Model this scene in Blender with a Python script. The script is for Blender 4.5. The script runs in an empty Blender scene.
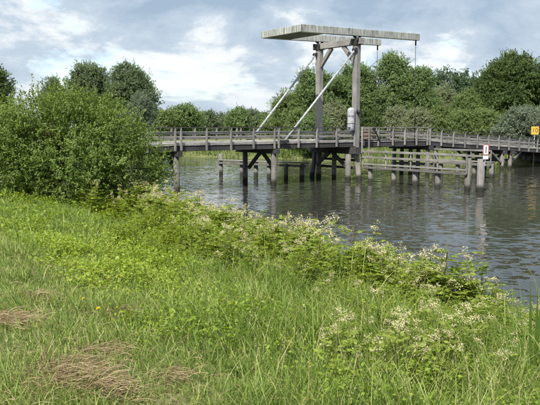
import bpy, bmesh, math, random
import numpy as np
from mathutils import Vector, Matrix

# ------------------------------------------------------------------ camera, sky, sun
SC = bpy.context.scene
COL = SC.collection
EYE = 3.6                       # metres above the water (water is z = 0)
FPX = 650.0                     # focal length in pixels of a 540 px wide picture
PITCH = math.atan((202.5 - 127.0) / FPX)
cam_d = bpy.data.cameras.new('camera')
cam = bpy.data.objects.new('camera', cam_d)
COL.objects.link(cam)
cam.location = (0, 0, EYE)
cam.rotation_euler = (math.pi / 2 - PITCH, 0, 0)
cam_d.sensor_width = 36
cam_d.lens = FPX / 540 * 36
cam_d.clip_end = 6000
SC.camera = cam

SUN_DIR = Vector((-0.30, -0.72, 0.95)).normalized()     # towards the sun
SUN_EL = math.asin(SUN_DIR.z)
SUN_AZ = math.atan2(SUN_DIR.x, SUN_DIR.y)
world = bpy.data.worlds.new('World')
SC.world = world
world.use_nodes = True


def build_world():
    nt = world.node_tree
    nt.nodes.clear()
    N = nt.nodes.new
    L = nt.links.new
    out = N('ShaderNodeOutputWorld')
    bg = N('ShaderNodeBackground')
    bg.inputs['Strength'].default_value = 0.10
    sky = N('ShaderNodeTexSky')
    sky.sky_type = 'NISHITA'
    sky.sun_disc = False
    sky.sun_elevation = SUN_EL
    sky.sun_rotation = SUN_AZ
    sky.air_density = 1.0
    sky.dust_density = 1.2
    tc = N('ShaderNodeTexCoord')
    sep = N('ShaderNodeSeparateXYZ')
    L(tc.outputs['Generated'], sep.inputs[0])

    def math_(op, a, b=None, clamp=False):
        m = N('ShaderNodeMath')
        m.operation = op
        m.use_clamp = clamp
        for i, v in enumerate((a, b)):
            if v is None:
                continue
            if isinstance(v, (int, float)):
                m.inputs[i].default_value = v
            else:
                L(v, m.inputs[i])
        return m.outputs[0]
    zz = math_('ADD', math_('MAXIMUM', sep.outputs['Z'], 0.0), 0.40)
    comb = N('ShaderNodeCombineXYZ')
    L(math_('DIVIDE', sep.outputs['X'], zz), comb.inputs[0])
    L(math_('DIVIDE', sep.outputs['Y'], zz), comb.inputs[1])

    def noise(scale, detail, rough, loc, dist=0.0):
        mp = N('ShaderNodeMapping')
        mp.inputs['Location'].default_value = loc
        L(comb.outputs[0], mp.inputs[0])
        n = N('ShaderNodeTexNoise')
        n.inputs['Scale'].default_value = scale
        n.inputs['Detail'].default_value = detail
        n.inputs['Roughness'].default_value = rough
        n.inputs['Distortion'].default_value = dist
        L(mp.outputs[0], n.inputs['Vector'])
        return n.outputs['Fac']

    def ramp(fac, pts):
        r = N('ShaderNodeValToRGB')
        el = r.color_ramp.elements
        el[0].position, el[0].color = pts[0][0], (*pts[0][1], 1)
        el[1].position, el[1].color = pts[-1][0], (*pts[-1][1], 1)
        for p, c in pts[1:-1]:
            e = el.new(p)
            e.color = (*c, 1)
        L(fac, r.inputs[0])
        return r.outputs[0]
    n1 = noise(1.15, 10, 0.60, CLOUD_OFF, 0.25)
    n2 = noise(3.0, 9, 0.58, (7.3, 2.2, 4.0), 0.3)
    cover = ramp(n1, [(0.41, (0, 0, 0)), (0.475, (1, 1, 1))])
    # thick parts are grey blue, thinner edges bright white
    tone = math_('ADD', math_('MULTIPLY', n1, 0.58), math_('MULTIPLY', n2, 0.42))
    ccol = ramp(tone, [(0.45, (4.3, 4.4, 4.45)), (0.476, (3.8, 3.98, 4.1)), (0.506, (2.35, 2.8, 3.3)), (0.575, (1.5, 2.0, 2.62))])
    mix = N('ShaderNodeMix')
    mix.data_type = 'RGBA'
    L(cover, mix.inputs['Factor'])
    L(sky.outputs[0], mix.inputs['A'])
    L(ccol, mix.inputs['B'])
    # the air pales towards the horizon all the way round
    hz = math_('POWER', math_('SUBTRACT', 1.0, math_('MAXIMUM', sep.outputs['Z'], 0.0), True), 11.0)
    mix2 = N('ShaderNodeMix')
    mix2.data_type = 'RGBA'
    L(math_('MULTIPLY', hz, 0.6), mix2.inputs['Factor'])
    L(mix.outputs['Result'], mix2.inputs['A'])
    mix2.inputs['B'].default_value = (3.0, 3.35, 3.6, 1)
    L(mix2.outputs['Result'], bg.inputs['Color'])
    L(bg.outputs[0], out.inputs[0])


CLOUD_OFF = (54.1, 6.8, 0.0)
build_world()
sun_d = bpy.data.lights.new('sun', 'SUN')
sun_d.energy = 3.0
sun_d.angle = math.radians(1.0)
sun_d.color = (1.0, 0.955, 0.88)
sun = bpy.data.objects.new('sun', sun_d)
COL.objects.link(sun)
sun.rotation_euler = SUN_DIR.to_track_quat('Z', 'Y').to_euler()
SC.view_settings.view_transform = 'Standard'
SC.view_settings.look = 'None'
SC.view_settings.exposure = 1.3
SC.view_settings.gamma = 1.0
SC.render.engine = 'CYCLES'
SC.cycles.max_bounces = 6
SC.cycles.diffuse_bounces = 4
SC.cycles.glossy_bounces = 2
SC.cycles.transmission_bounces = 3
SC.cycles.use_denoising = True
SC.cycles.caustics_reflective = False
SC.cycles.caustics_refractive = False

rng = np.random.default_rng(7)
random.seed(7)


# ------------------------------------------------------------------ helpers
def new_mat(name):
    m = bpy.data.materials.new(name)
    m.use_nodes = True
    nt = m.node_tree
    nt.nodes.clear()
    out = nt.nodes.new('ShaderNodeOutputMaterial')
    return m, nt, out


def nramp(nt, fac, pts):
    r = nt.nodes.new('ShaderNodeValToRGB')
    el = r.color_ramp.elements
    el[0].position, el[0].color = pts[0][0], (*pts[0][1], 1)
    el[1].position, el[1].color = pts[-1][0], (*pts[-1][1], 1)
    for p, c in pts[1:-1]:
        e = el.new(p)
        e.color = (*c, 1)
    nt.links.new(fac, r.inputs[0])
    return r.outputs[0]


def leaf_mat(name, dark, mid, light, trans=0.45, rough=0.6, tcol=None, spec=0.2):
    """Foliage: colour from the 'tint' attribute of each leaf, some light passes through."""
    m, nt, out = new_mat(name)
    at = nt.nodes.new('ShaderNodeAttribute')
    at.attribute_name = 'tint'
    c = nramp(nt, at.outputs['Fac'], [(0.0, dark), (0.5, mid), (1.0, light)])
    p = nt.nodes.new('ShaderNodeBsdfPrincipled')
    p.inputs['Roughness'].default_value = rough
    p.inputs['Specular IOR Level'].default_value = spec
    nt.links.new(c, p.inputs['Base Color'])
    t = nt.nodes.new('ShaderNodeBsdfTranslucent')
    hs = nt.nodes.new('ShaderNodeHueSaturation')
    hs.inputs['Hue'].default_value = 0.485
    hs.inputs['Saturation'].default_value = 1.15
    hs.inputs['Value'].default_value = 1.25
    nt.links.new(c, hs.inputs['Color'])
    nt.links.new(hs.outputs[0], t.inputs['Color'])
    mx = nt.nodes.new('ShaderNodeMixShader')
    mx.inputs[0].default_value = trans
    nt.links.new(p.outputs[0], mx.inputs[1])
    nt.links.new(t.outputs[0], mx.inputs[2])
    nt.links.new(mx.outputs[0], out.inputs[0])
    return m


def wood_mat(name, base, dark, pale, streak_across=False, rough=0.85, foot=None):
    """Weathered timber: grain runs along u of the UV map (metres), each piece with its own shade."""
    m, nt, out = new_mat(name)
    L = nt.links.new
    uv = nt.nodes.new('ShaderNodeUVMap')
    uv.uv_map = 'grain'
    mp = nt.nodes.new('ShaderNodeMapping')
    mp.inputs['Scale'].default_value = (4.0, 0.6, 1) if streak_across else (0.9, 22.0, 1)
    L(uv.outputs[0], mp.inputs[0])
    n = nt.nodes.new('ShaderNodeTexNoise')
    n.inputs['Scale'].default_value = 1.6
    n.inputs['Detail'].default_value = 6
    n.inputs['Roughness'].default_value = 0.62
    L(mp.outputs[0], n.inputs['Vector'])
    c = nramp(nt, n.outputs['Fac'], [(0.30, dark), (0.5, base), (0.72, pale)])
    g = nt.nodes.new('ShaderNodeNewGeometry')
    n2 = nt.nodes.new('ShaderNodeTexNoise')
    n2.inputs['Scale'].default_value = 1.1
    n2.inputs['Detail'].default_value = 4
    L(g.outputs['Position'], n2.inputs['Vector'])
    mr = nt.nodes.new('ShaderNodeMapRange')
    mr.inputs['From Min'].default_value = 0.3
    mr.inputs['From Max'].default_value = 0.7
    mr.inputs['To Min'].default_value = 0.72
    mr.inputs['To Max'].default_value = 1.2
    L(n2.outputs['Fac'], mr.inputs[0])
    oi = nt.nodes.new('ShaderNodeObjectInfo')
    mr2 = nt.nodes.new('ShaderNodeMapRange')
    mr2.inputs['To Min'].default_value = 0.8
    mr2.inputs['To Max'].default_value = 1.15
    L(oi.outputs['Random'], mr2.inputs[0])
    mu = nt.nodes.new('ShaderNodeMath')
    mu.operation = 'MULTIPLY'
    L(mr.outputs[0], mu.inputs[0])
    L(mr2.outputs[0], mu.inputs[1])
    mx = nt.nodes.new('ShaderNodeMix')
    mx.data_type = 'RGBA'
    mx.blend_type = 'MULTIPLY'
    mx.inputs['Factor'].default_value = 1.0
    L(c, mx.inputs['A'])
    L(mu.outputs[0], mx.inputs['B'])
    col = mx.outputs['Result']
    if foot is not None:          # wet, algae covered foot of a pile just above the water
        sp = nt.nodes.new('ShaderNodeSeparateXYZ')
        L(g.outputs['Position'], sp.inputs[0])
        ad = nt.nodes.new('ShaderNodeMath')
        ad.operation = 'ADD'
        L(sp.outputs['Z'], ad.inputs[0])
        sc_ = nt.nodes.new('ShaderNodeMath')
        sc_.operation = 'MULTIPLY'
        sc_.inputs[1].default_value = -0.35
        L(n2.outputs['Fac'], sc_.inputs[0])
        L(sc_.outputs[0], ad.inputs[1])
        f = nramp(nt, ad.outputs[0], [(0.05, (1, 1, 1)), (0.25, (0, 0, 0))])
        m3 = nt.nodes.new('ShaderNodeMix')
        m3.data_type = 'RGBA'
        L(f, m3.inputs['Factor'])
        L(col, m3.inputs['A'])
        m3.inputs['B'].default_value = (*foot, 1)
        col = m3.outputs['Result']
    p = nt.nodes.new('ShaderNodeBsdfPrincipled')
    p.inputs['Roughness'].default_value = rough
    L(col, p.inputs['Base Color'])
    b = nt.nodes.new('ShaderNodeBump')
    b.inputs['Strength'].default_value = 0.35
    b.inputs['Distance'].default_value = 0.02
    L(n.outputs['Fac'], b.inputs['Height'])
    L(b.outputs[0], p.inputs['Normal'])
    L(p.outputs[0], out.inputs[0])
    return m


def plain_mat(name, col, rough=0.5, metal=0.0, var=0.15, scale=6.0):
    m, nt, out = new_mat(name)
    g = nt.nodes.new('ShaderNodeNewGeometry')
    n = nt.nodes.new('ShaderNodeTexNoise')
    n.inputs['Scale'].default_value = scale
    n.inputs['Detail'].default_value = 5
    nt.links.new(g.outputs['Position'], n.inputs['Vector'])
    c = nramp(nt, n.outputs['Fac'], [(0.3, tuple(v * (1 - var) for v in col)), (0.7, tuple(min(1, v * (1 + var)) for v in col))])
    p = nt.nodes.new('ShaderNodeBsdfPrincipled')
    p.inputs['Roughness'].default_value = rough
    p.inputs['Metallic'].default_value = metal
    nt.links.new(c, p.inputs['Base Color'])
    nt.links.new(p.outputs[0], out.inputs[0])
    return m


def np_mesh(name, verts, polys, mat, tint=None, smooth=False):
    """verts (N,3); polys: list of (M,k) index arrays; tint: per-vertex float."""
    me = bpy.data.meshes.new(name)
    verts = np.asarray(verts, dtype=np.float32)
    me.vertices.add(len(verts))
    me.vertices.foreach_set('co', verts.ravel())
    idx = np.concatenate([p.ravel() for p in polys]).astype(np.int32)
    tot = np.concatenate([np.full(len(p), p.shape[1], dtype=np.int32) for p in polys])
    start = np.concatenate([[0], np.cumsum(tot)[:-1]]).astype(np.int32)
    me.loops.add(len(idx))
    me.loops.foreach_set('vertex_index', idx)
    me.polygons.add(len(tot))
    me.polygons.foreach_set('loop_start', start)
    me.polygons.foreach_set('loop_total', tot)
    if smooth:
        me.polygons.foreach_set('use_smooth', np.ones(len(tot), dtype=bool))
    me.update(calc_edges=True)
    if tint is not None:
        a = me.attributes.new('tint', 'FLOAT', 'POINT')
        a.data.foreach_set('value', np.asarray(tint, dtype=np.float32))
    if mat:
        me.materials.append(mat)
    return me


def link(name, me, parent=None, loc=None):
    o = bpy.data.objects.new(name, me)
    COL.objects.link(o)
    if parent is not None:
        o.parent = parent
    if loc is not None:
        o.location = loc
    return o


def tag(o, label=None, cat=None, group=None, kind=None):
    if label:
        o['label'] = label
    if cat:
        o['category'] = cat
    if group:
        o['group'] = group
    if kind:
        o['kind'] = kind
    return o


def empty(name, loc, label, cat, group=None):
    o = bpy.data.objects.new(name, None)
    COL.objects.link(o)
    o.location = loc
    o.empty_display_size = 0.3
    return tag(o, label, cat, group)


class Kit:
    """Builds straight timbers as single mesh objects, positions given in world space."""

    def __init__(self, root):
        self.root = root
        self.off = Vector(root.location) if root else Vector()

    def beam(self, name, p0, p1, w, h, mat, parent=None, up=(0, 0, 1), ch=0.012, taper=1.0):
        p0, p1 = Vector(p0), Vector(p1)
        d = (p1 - p0)
        ln = d.length
        d.normalize()
        up = Vector(up)
        side = d.cross(up)
        if side.length < 1e-4:
            side = d.cross(Vector((0, 1, 0)))
        side.normalize()
        upv = side.cross(d).normalized()
        ch = min(ch, w * 0.25, h * 0.25)
        prof = [(-w / 2 + ch, -h / 2), (w / 2 - ch, -h / 2), (w / 2, -h / 2 + ch), (w / 2, h / 2 - ch),
                (w / 2 - ch, h / 2), (-w / 2 + ch, h / 2), (-w / 2, h / 2 - ch), (-w / 2, -h / 2 + ch)]
        return self._prism(name, p0, d, ln, side, upv, prof, mat, parent, taper, False)

    def pole(self, name, p0, p1, r, mat, parent=None, n=10, taper=1.0):
        p0, p1 = Vector(p0), Vector(p1)
        d = p1 - p0
        ln = d.length
        d.normalize()
        side = d.cross(Vector((0.3, 1, 0.1))).normalized()
        upv = side.cross(d).normalized()
        prof = [(r * math.cos(2 * math.pi * k / n), r * math.sin(2 * math.pi * k / n)) for k in range(n)]
        return self._prism(name, p0, d, ln, side, upv, prof, mat, parent, taper, True)

    def _prism(self, name, p0, d, ln, side, upv, prof, mat, parent, taper, smooth):
        n = len(prof)
        vs = []
        for t, k in ((0, 1.0), (ln, taper)):
            for a, b in prof:
                vs.append(p0 + d * t + side * (a * k) + upv * (b * k) - self.off)
        faces = [(i, (i + 1) % n, n + (i + 1) % n, n + i) for i in range(n)]
        faces += [tuple(range(n))[::-1], tuple(range(n, 2 * n))]
        me = bpy.data.meshes.new(name)
        me.from_pydata([tuple(v) for v in vs], [], faces)
        uvl = me.uv_layers.new(name='grain')
        per = [0.0]
        for i in range(n):
            a, b = prof[i], prof[(i + 1) % n]
            per.append(per[-1] + math.hypot(a[0] - b[0], a[1] - b[1]))
        ou, ov = random.uniform(0, 50), random.uniform(0, 50)
        li = 0
        for fi in range(n):
            for (u, v) in ((0, per[fi]), (0, per[fi + 1]), (ln, per[fi + 1]), (ln, per[fi])):
                uvl.data[li].uv = (u + ou, v + ov)
                li += 1
        for k in range(2):
            rngk = list(range(n))[::-1] if k == 0 else list(range(n))
            for i in rngk:
                uvl.data[li].uv = (prof[i][0] * 0.3 + ou, prof[i][1] + ov)
                li += 1
        if smooth:
            for p in me.polygons[:n]:
                p.use_smooth = True
        me.materials.append(mat)
        return link(name, me, parent if parent is not None else self.root)


# ------------------------------------------------------------------ terrain shape
NEAR = np.array([(-160, 130), (-60, 92), (-30, 68), (-14, 47), (-8.2, 36), (-5.6, 27), (-2.7, 19.7), (-0.5, 15.2), (1.4, 12.2), (2.55, 10.5),
                 (3.45, 9.2), (4.6, 7.5), (6.6, 4.6), (11, -2), (20, -15), (60, -70)], float)
FAR = np.array([(160, -10), (80, 33), (45, 52), (26, 61.5), (12, 68), (-8.5, 79), (-30, 93), (-60, 113), (-180, 180)], float)


def sdist(line, x, y):
    """Signed distance; positive on the left-hand side when walking along the line reversed."""
    best = np.full(x.shape, 1e9)
    sign = np.zeros(x.shape)
    for (a, b) in zip(line[:-1], line[1:]):
        ex, ey = b - a
        l2 = ex * ex + ey * ey
        t = np.clip(((x - a[0]) * ex + (y - a[1]) * ey) / l2, 0, 1)
        dx, dy = x - (a[0] + t * ex), y - (a[1] + t * ey)
        dd = np.hypot(dx, dy)
        s = -np.sign(ex * dy - ey * dx)
        m = dd < best
        best = np.where(m, dd, best)
        sign = np.where(m, s, sign)
    return best * sign


def fbm(x, y, s=1.0, seed=0, octs=4):
    """Cheap smooth value noise in -1..1."""
    r = np.random.default_rng(seed + 100)
    out = np.zeros(np.shape(x))
    amp, tot = 1.0, 0.0
    tab = r.uniform(-1, 1, (64, 64))
    for o in range(octs):
        fx, fy = np.asarray(x) * s + 13.7 * o, np.asarray(y) * s + 7.1 * o
        ix, iy = np.floor(fx).astype(int), np.floor(fy).astype(int)
        tx, ty = fx - ix, fy - iy
        tx, ty = tx * tx * (3 - 2 * tx), ty * ty * (3 - 2 * ty)
        g = lambda i, j: tab[i % 64, j % 64]
        out += amp * ((g(ix, iy) * (1 - tx) + g(ix + 1, iy) * tx) * (1 - ty) + (g(ix, iy + 1) * (1 - tx) + g(ix + 1, iy + 1) * tx) * ty)
        tot += amp
        amp *= 0.5
        s *= 2.03
    return out / tot


def near_d(x, y):
    return sdist(NEAR, np.asarray(x, float), np.asarray(y, float)) * 1.0


def ground_z(x, y):
    x, y = np.asarray(x, float), np.asarray(y, float)
    d1 = near_d(x, y)
    d2 = sdist(FAR, x, y)
    h1 = np.interp(d1, [-6, -1.5, 0, 0.6, 1.5, 3, 5, 7, 9, 60], [-1.6, -0.7, -0.05, 0.5, 0.95, 1.3, 1.65, 1.9, 2.0, 2.2])
    h2 = np.interp(d2, [-6, -1.0, 0, 1.0, 3, 8, 60], [-1.6, -0.5, -0.05, 0.6, 1.1, 1.4, 1.7])
    h = np.maximum(h1, h2)
    bump = 0.05 * fbm(x, y, 1.6, 3) + 0.07 * fbm(x, y, 0.45, 5)
    return h + np.where(h > 0.1, bump, 0.0)


def build_ground():
    nr, na = 170, 300
    rr = np.concatenate([[0.0], np.geomspace(0.6, 4000, nr)])
    aa = np.linspace(0, 2 * np.pi, na, endpoint=False)
    R, A = np.meshgrid(rr, aa, indexing='ij')
    X, Y = R * np.sin(A), R * np.cos(A)
    Z = ground_z(X, Y)
    V = np.stack([X, Y, Z], -1).reshape(-1, 3)
    i, j = np.meshgrid(np.arange(nr), np.arange(na), indexing='ij')
    jn = (j + 1) % na
    F = np.stack([i * na + j, (i + 1) * na + j, (i + 1) * na + jn, i * na + jn], -1).reshape(-1, 4)[:, ::-1]
    m, nt, out = new_mat('soil_and_turf')
    L = nt.links.new
    g = nt.nodes.new('ShaderNodeNewGeometry')
    n = nt.nodes.new('ShaderNodeTexNoise')
    n.inputs['Scale'].default_value = 1.3
    n.inputs['Detail'].default_value = 9
    n.inputs['Roughness'].default_value = 0.65
    L(g.outputs['Position'], n.inputs['Vector'])
    c = nramp(nt, n.outputs['Fac'], [(0.32, (0.075, 0.080, 0.028)), (0.5, (0.115, 0.135, 0.038)), (0.62, (0.15, 0.15, 0.055)), (0.75, (0.18, 0.145, 0.075))])
    p = nt.nodes.new('ShaderNodeBsdfPrincipled')
    p.inputs['Roughness'].default_value = 0.95
    L(c, p.inputs['Base Color'])
    n2 = nt.nodes.new('ShaderNodeTexNoise')
    n2.inputs['Scale'].default_value = 30
    n2.inputs['Detail'].default_value = 4
    L(g.outputs['Position'], n2.inputs['Vector'])
    b = nt.nodes.new('ShaderNodeBump')
    b.inputs['Strength'].default_value = 0.8
    b.inputs['Distance'].default_value = 0.04
    L(n2.outputs['Fac'], b.inputs['Height'])
    L(b.outputs[0], p.inputs['Normal'])
    L(p.outputs[0], out.inputs[0])
    tag(link('ground', np_mesh('ground', V, [F], m, smooth=True)), 'grassy river banks and flat meadow land', kind='structure')


build_ground()


RIPPLE = (0.52, 0.13)


def build_water():
    m, nt, out = new_mat('river_water')
    L = nt.links.new
    g = nt.nodes.new('ShaderNodeNewGeometry')

    def noise(scale, sx, sy, rot, detail=3, rough=0.5, dist=0.0, out='Color'):
        mp = nt.nodes.new('ShaderNodeMapping')
        mp.vector_type = 'TEXTURE'
        mp.inputs['Scale'].default_value = (sx, sy, 1)
        mp.inputs['Rotation'].default_value = (0, 0, rot)
        L(g.outputs['Position'], mp.inputs[0])
        n = nt.nodes.new('ShaderNodeTexNoise')
        n.inputs['Scale'].default_value = scale
        n.inputs['Detail'].default_value = detail
        n.inputs['Roughness'].default_value = rough
        n.inputs['Distortion'].default_value = dist
        L(mp.outputs[0], n.inputs['Vector'])
        return n.outputs[out]

    def vmath(op, a, b):
        m_ = nt.nodes.new('ShaderNodeVectorMath')
        m_.operation = op
        for k, v in enumerate((a, b)):
            if isinstance(v, tuple):
                m_.inputs[k].default_value = v
            elif op == 'SCALE' and k == 1:
                L(v, m_.inputs['Scale'])
            else:
                L(v, m_.inputs[k])
        return m_.outputs[0]
    # wind ripples: the facet slopes come straight from noise (short crests lying across the wind)
    K1, K2 = RIPPLE
    a = vmath('MULTIPLY', vmath('SUBTRACT', noise(1.0, 0.40, 0.19, math.radians(-14), 2, 0.5, 0.35), (0.5, 0.5, 0.5)), (K1 * 0.55, K1, 0))
    b_ = vmath('MULTIPLY', vmath('SUBTRACT', noise(1.0, 2.4, 1.1, math.radians(20), 2, 0.5, 0.3), (0.5, 0.5, 0.5)), (K2 * 0.6, K2, 0))
    mr = nt.nodes.new('ShaderNodeMapRange')
    mr.inputs['From Min'].default_value = 0.35
    mr.inputs['From Max'].default_value = 0.62
    mr.inputs['To Min'].default_value = 0.28
    mr.inputs['To Max'].default_value = 1.0
    L(noise(0.07, 1.0, 1.0, 0.2, 2, out='Fac'), mr.inputs[0])
    ab = vmath('ADD', a, b_)
    gs = nt.nodes.new('ShaderNodeVectorMath')
    gs.operation = 'SCALE'
    L(ab, gs.inputs[0])
    L(mr.outputs[0], gs.inputs['Scale'])
    nn = vmath('ADD', gs.outputs[0], (0, 0, 1.0))
    no = nt.nodes.new('ShaderNodeVectorMath')
    no.operation = 'NORMALIZE'
    L(nn, no.inputs[0])
    p = nt.nodes.new('ShaderNodeBsdfPrincipled')
    p.inputs['Base Color'].default_value = (0.034, 0.035, 0.027, 1)
    p.inputs['Roughness'].default_value = 0.025
    p.inputs['IOR'].default_value = 1.333
    L(no.outputs[0], p.inputs['Normal'])
    L(p.outputs[0], out.inputs[0])
    s = 400
    V = np.array([(-s, -s, 0), (s, -s, 0), (s, s, 0), (-s, s, 0)], float)
    tag(link('river_water', np_mesh('river_water', V, [np.array([[0, 1, 2, 3]])], m)), 'rippled brown river water reflecting sky and trees', kind='structure')


build_water()

# ------------------------------------------------------------------ pixel -> world
CP, SP = math.cos(PITCH), math.sin(PITCH)


def at_height(px, py, z):
    """Point on the ray through a photo pixel (540 wide) at height z above the water."""
    cx, cy = (px - 270) / FPX, -(py - 202.5) / FPX
    d = Vector((cx, CP + cy * SP, -SP + cy * CP))
    t = (z - EYE) / d.z
    return Vector((0, 0, EYE)) + d * t


def at_depth(px, py, y):
    cx, cy = (px - 270) / FPX, -(py - 202.5) / FPX
    d = Vector((cx, CP + cy * SP, -SP + cy * CP))
    return Vector((0, 0, EYE)) + d * (y / d.y)


def on_ground(px, py):
    cx, cy = (px - 270) / FPX, -(py - 202.5) / FPX
    d = Vector((cx, CP + cy * SP, -SP + cy * CP))
    ts = np.linspace(1.5, 60, 1200)
    P = np.array((0, 0, EYE)) + ts[:, None] * np.array(d)
    h = ground_z(P[:, 0], P[:, 1])
    k = np.argmax(P[:, 2] < h)
    return Vector(P[k])


# ------------------------------------------------------------------ materials
M = {}
M['grey'] = wood_mat('weathered_timber', (0.23, 0.222, 0.208), (0.115, 0.108, 0.099), (0.34, 0.332, 0.315))
M['pile'] = wood_mat('pile_timber', (0.14, 0.132, 0.12), (0.05, 0.046, 0.04), (0.26, 0.25, 0.232), foot=(0.016, 0.017, 0.010))
M['tar'] = wood_mat('tarred_timber', (0.045, 0.042, 0.042), (0.02, 0.019, 0.019), (0.085, 0.08, 0.078))
M['deck'] = wood_mat('pale_deck_timber', (0.39, 0.375, 0.345), (0.25, 0.24, 0.22), (0.50, 0.485, 0.455))
M['rail'] = wood_mat('rail_timber', (0.185, 0.178, 0.167), (0.095, 0.09, 0.083), (0.29, 0.283, 0.267))
M['pale'] = wood_mat('pale_rail_timber', (0.215, 0.205, 0.185), (0.11, 0.102, 0.09), (0.33, 0.32, 0.295))
M['white'] = wood_mat('streaked_white_paint', (0.33, 0.34, 0.31), (0.09, 0.105, 0.08), (0.47, 0.48, 0.45), streak_across=True)
M['under'] = wood_mat('mossy_boards', (0.10, 0.125, 0.085), (0.06, 0.075, 0.05), (0.16, 0.18, 0.13))
M['galv'] = plain_mat('galvanised_steel', (0.33, 0.34, 0.35), 0.55, 0.2, 0.3)
M['iron'] = plain_mat('dark_iron', (0.035, 0.034, 0.034), 0.6, 0.3)
M['cab'] = plain_mat('cabinet_paint', (0.33, 0.34, 0.355), 0.6, 0, 0.3)
M['red'] = plain_mat('red_paint', (0.33, 0.05, 0.05), 0.6)
M['signwhite'] = plain_mat('sign_white', (0.78, 0.78, 0.77), 0.5, 0, 0.05)
M['black'] = plain_mat('black_paint', (0.02, 0.02, 0.02), 0.5)
M['yellow'] = plain_mat('yellow_sign', (0.55, 0.33, 0.035), 0.6, 0, 0.2)
M['brown'] = wood_mat('red_brown_boards', (0.26, 0.175, 0.15), (0.16, 0.10, 0.085), (0.40, 0.30, 0.27))
M['bark'] = plain_mat('bark', (0.085, 0.07, 0.055), 0.95, 0, 0.5, 8)

# ------------------------------------------------------------------ the drawbridge
UA = math.radians(38)
U = Vector((math.cos(UA), math.sin(UA), 0))       # along the bridge, to the right
W = Vector((-math.sin(UA), math.cos(UA), 0))      # across the bridge, away from the camera
B0 = Vector((0.25, 40.0, 0))
WIDE = 3.6
DECK = 2.64


def bp(s, w, z):
    return B0 + U * s + W * w + Vector((0, 0, z))


def dz(s):
    if s > 13:
        t = s - 13
        return DECK - 0.055 * t * min(1, t / 4)
    if s < -7:
        return DECK - 0.02 * (-7 - s)
    return DECK


SH, SL = 6.95, 14.6          # hinge and landing of the lifting leaf
bridge = empty('drawbridge', bp(7, 1.8, 0), 'wooden drawbridge with tall portal and white balance beams across the river', 'bridge')
K = Kit(bridge)
ZUP = Vector((0, 0, 1))


def build_deck():
    joints = [-15.0, -6.8, 0.05, SH - 0.04]
    joints2 = [SL + 0.04, 20.0, 25.6, 31.0, 37.0]
    segs = [(a, b, 'left') for a, b in zip(joints[:-1], joints[1:])] + [(SH, SL, 'leaf')] + [(a, b, 'right') for a, b in zip(joints2[:-1], joints2[1:])]
    for a, b, kind in segs:
        th = 0.36 if kind == 'leaf' else 0.32
        root = None
        for w in (0.0, 1.2, 2.4, WIDE):
            o = K.beam('stringer', bp(a + .01, w, dz(a) - 0.06 - th / 2), bp(b - .01, w, dz(b) - 0.06 - th / 2), 0.16, th, M['tar'])
        n = int((b - a) / 0.205)
        for k in range(n):
            s = a + (k + 0.5) * (b - a) / n
            K.beam('deck_plank', bp(s, -0.12, dz(s) - 0.028 + random.uniform(-.004, .004)), bp(s, WIDE + 0.12, dz(s) - 0.028 + random.uniform(-.004, .004)), (b - a) / n - 0.012, 0.055, M['deck'])
        for w in (-0.06, WIDE + 0.06):
            K.beam('kerb_timber', bp(a + .01, w, dz(a) + 0.05), bp(b - .01, w, dz(b) + 0.05), 0.13, 0.09, M['tar'] if kind == 'leaf' else M['deck'])


def build_railings():
    left = [-13.6, -12.0, -10.35, -8.7, -7.02, -6.64, -5.0, -3.33, -1.71, -0.11, 0.21, 1.81, 3.34, 5.1, 6.75]
    leaf = [7.6, 9.1, 10.6, 11.9, 13.2, 14.45]
    right = [14.75, 16.1, 17.6, 19.1, 20.75, 22.3, 23.8, 25.3, 26.9, 28.4, 29.8, 31.3, 32.8, 34.3, 35.8]
    for w, sg in ((0, -1), (WIDE, 1)):
        for kind, posts in (('left', left), ('leaf', leaf), ('right', right)):
            pm = M['pale'] if kind == 'leaf' else M['rail']
            wo = w + sg * 0.20
            hp = 0.90
            for s in posts:
                K.beam('rail_post', bp(s, wo, dz(s) - 0.36 + random.uniform(0, .05)), bp(s + random.uniform(-.015, .015), wo, dz(s) + hp), 0.12, 0.10, pm, up=U)
            segs = list(zip(posts[:-1], posts[1:]))
            # boards are two bays long
            i = 0
            while i < len(segs):
                a = segs[i][0]
                j = min(i + (2 if segs[i][1] - segs[i][0] > 0.6 else 1), len(segs))
                b = segs[j - 1][1]
                bi = w + sg * 0.12
                K.beam('handrail', bp(a, wo, dz(a) + hp + 0.025), bp(b, wo, dz(b) + hp + 0.025), 0.13, 0.045, M['tar'] if kind != 'leaf' else pm)
                for zb in (0.62, 0.34):
                    e = random.uniform(-.012, .012)
                    K.beam('rail_board', bp(a + .01, bi, dz(a) + zb + e), bp(b - .01, bi, dz(b) + zb + e), 0.04, 0.13, pm)
                i = j


def pile(s, w, top, r=0.165, ds=0.0, dw=0.0, parent=None, z0=-1.6, name='pile'):
    """A round pile; ds / dw is how far its foot stands out from its head."""
    f = (top - z0) / top
    return K.pole(name, bp(s + ds * f, w + dw * f, z0), bp(s, w, top), r, M['pile'], parent, n=12, taper=0.94)


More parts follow.
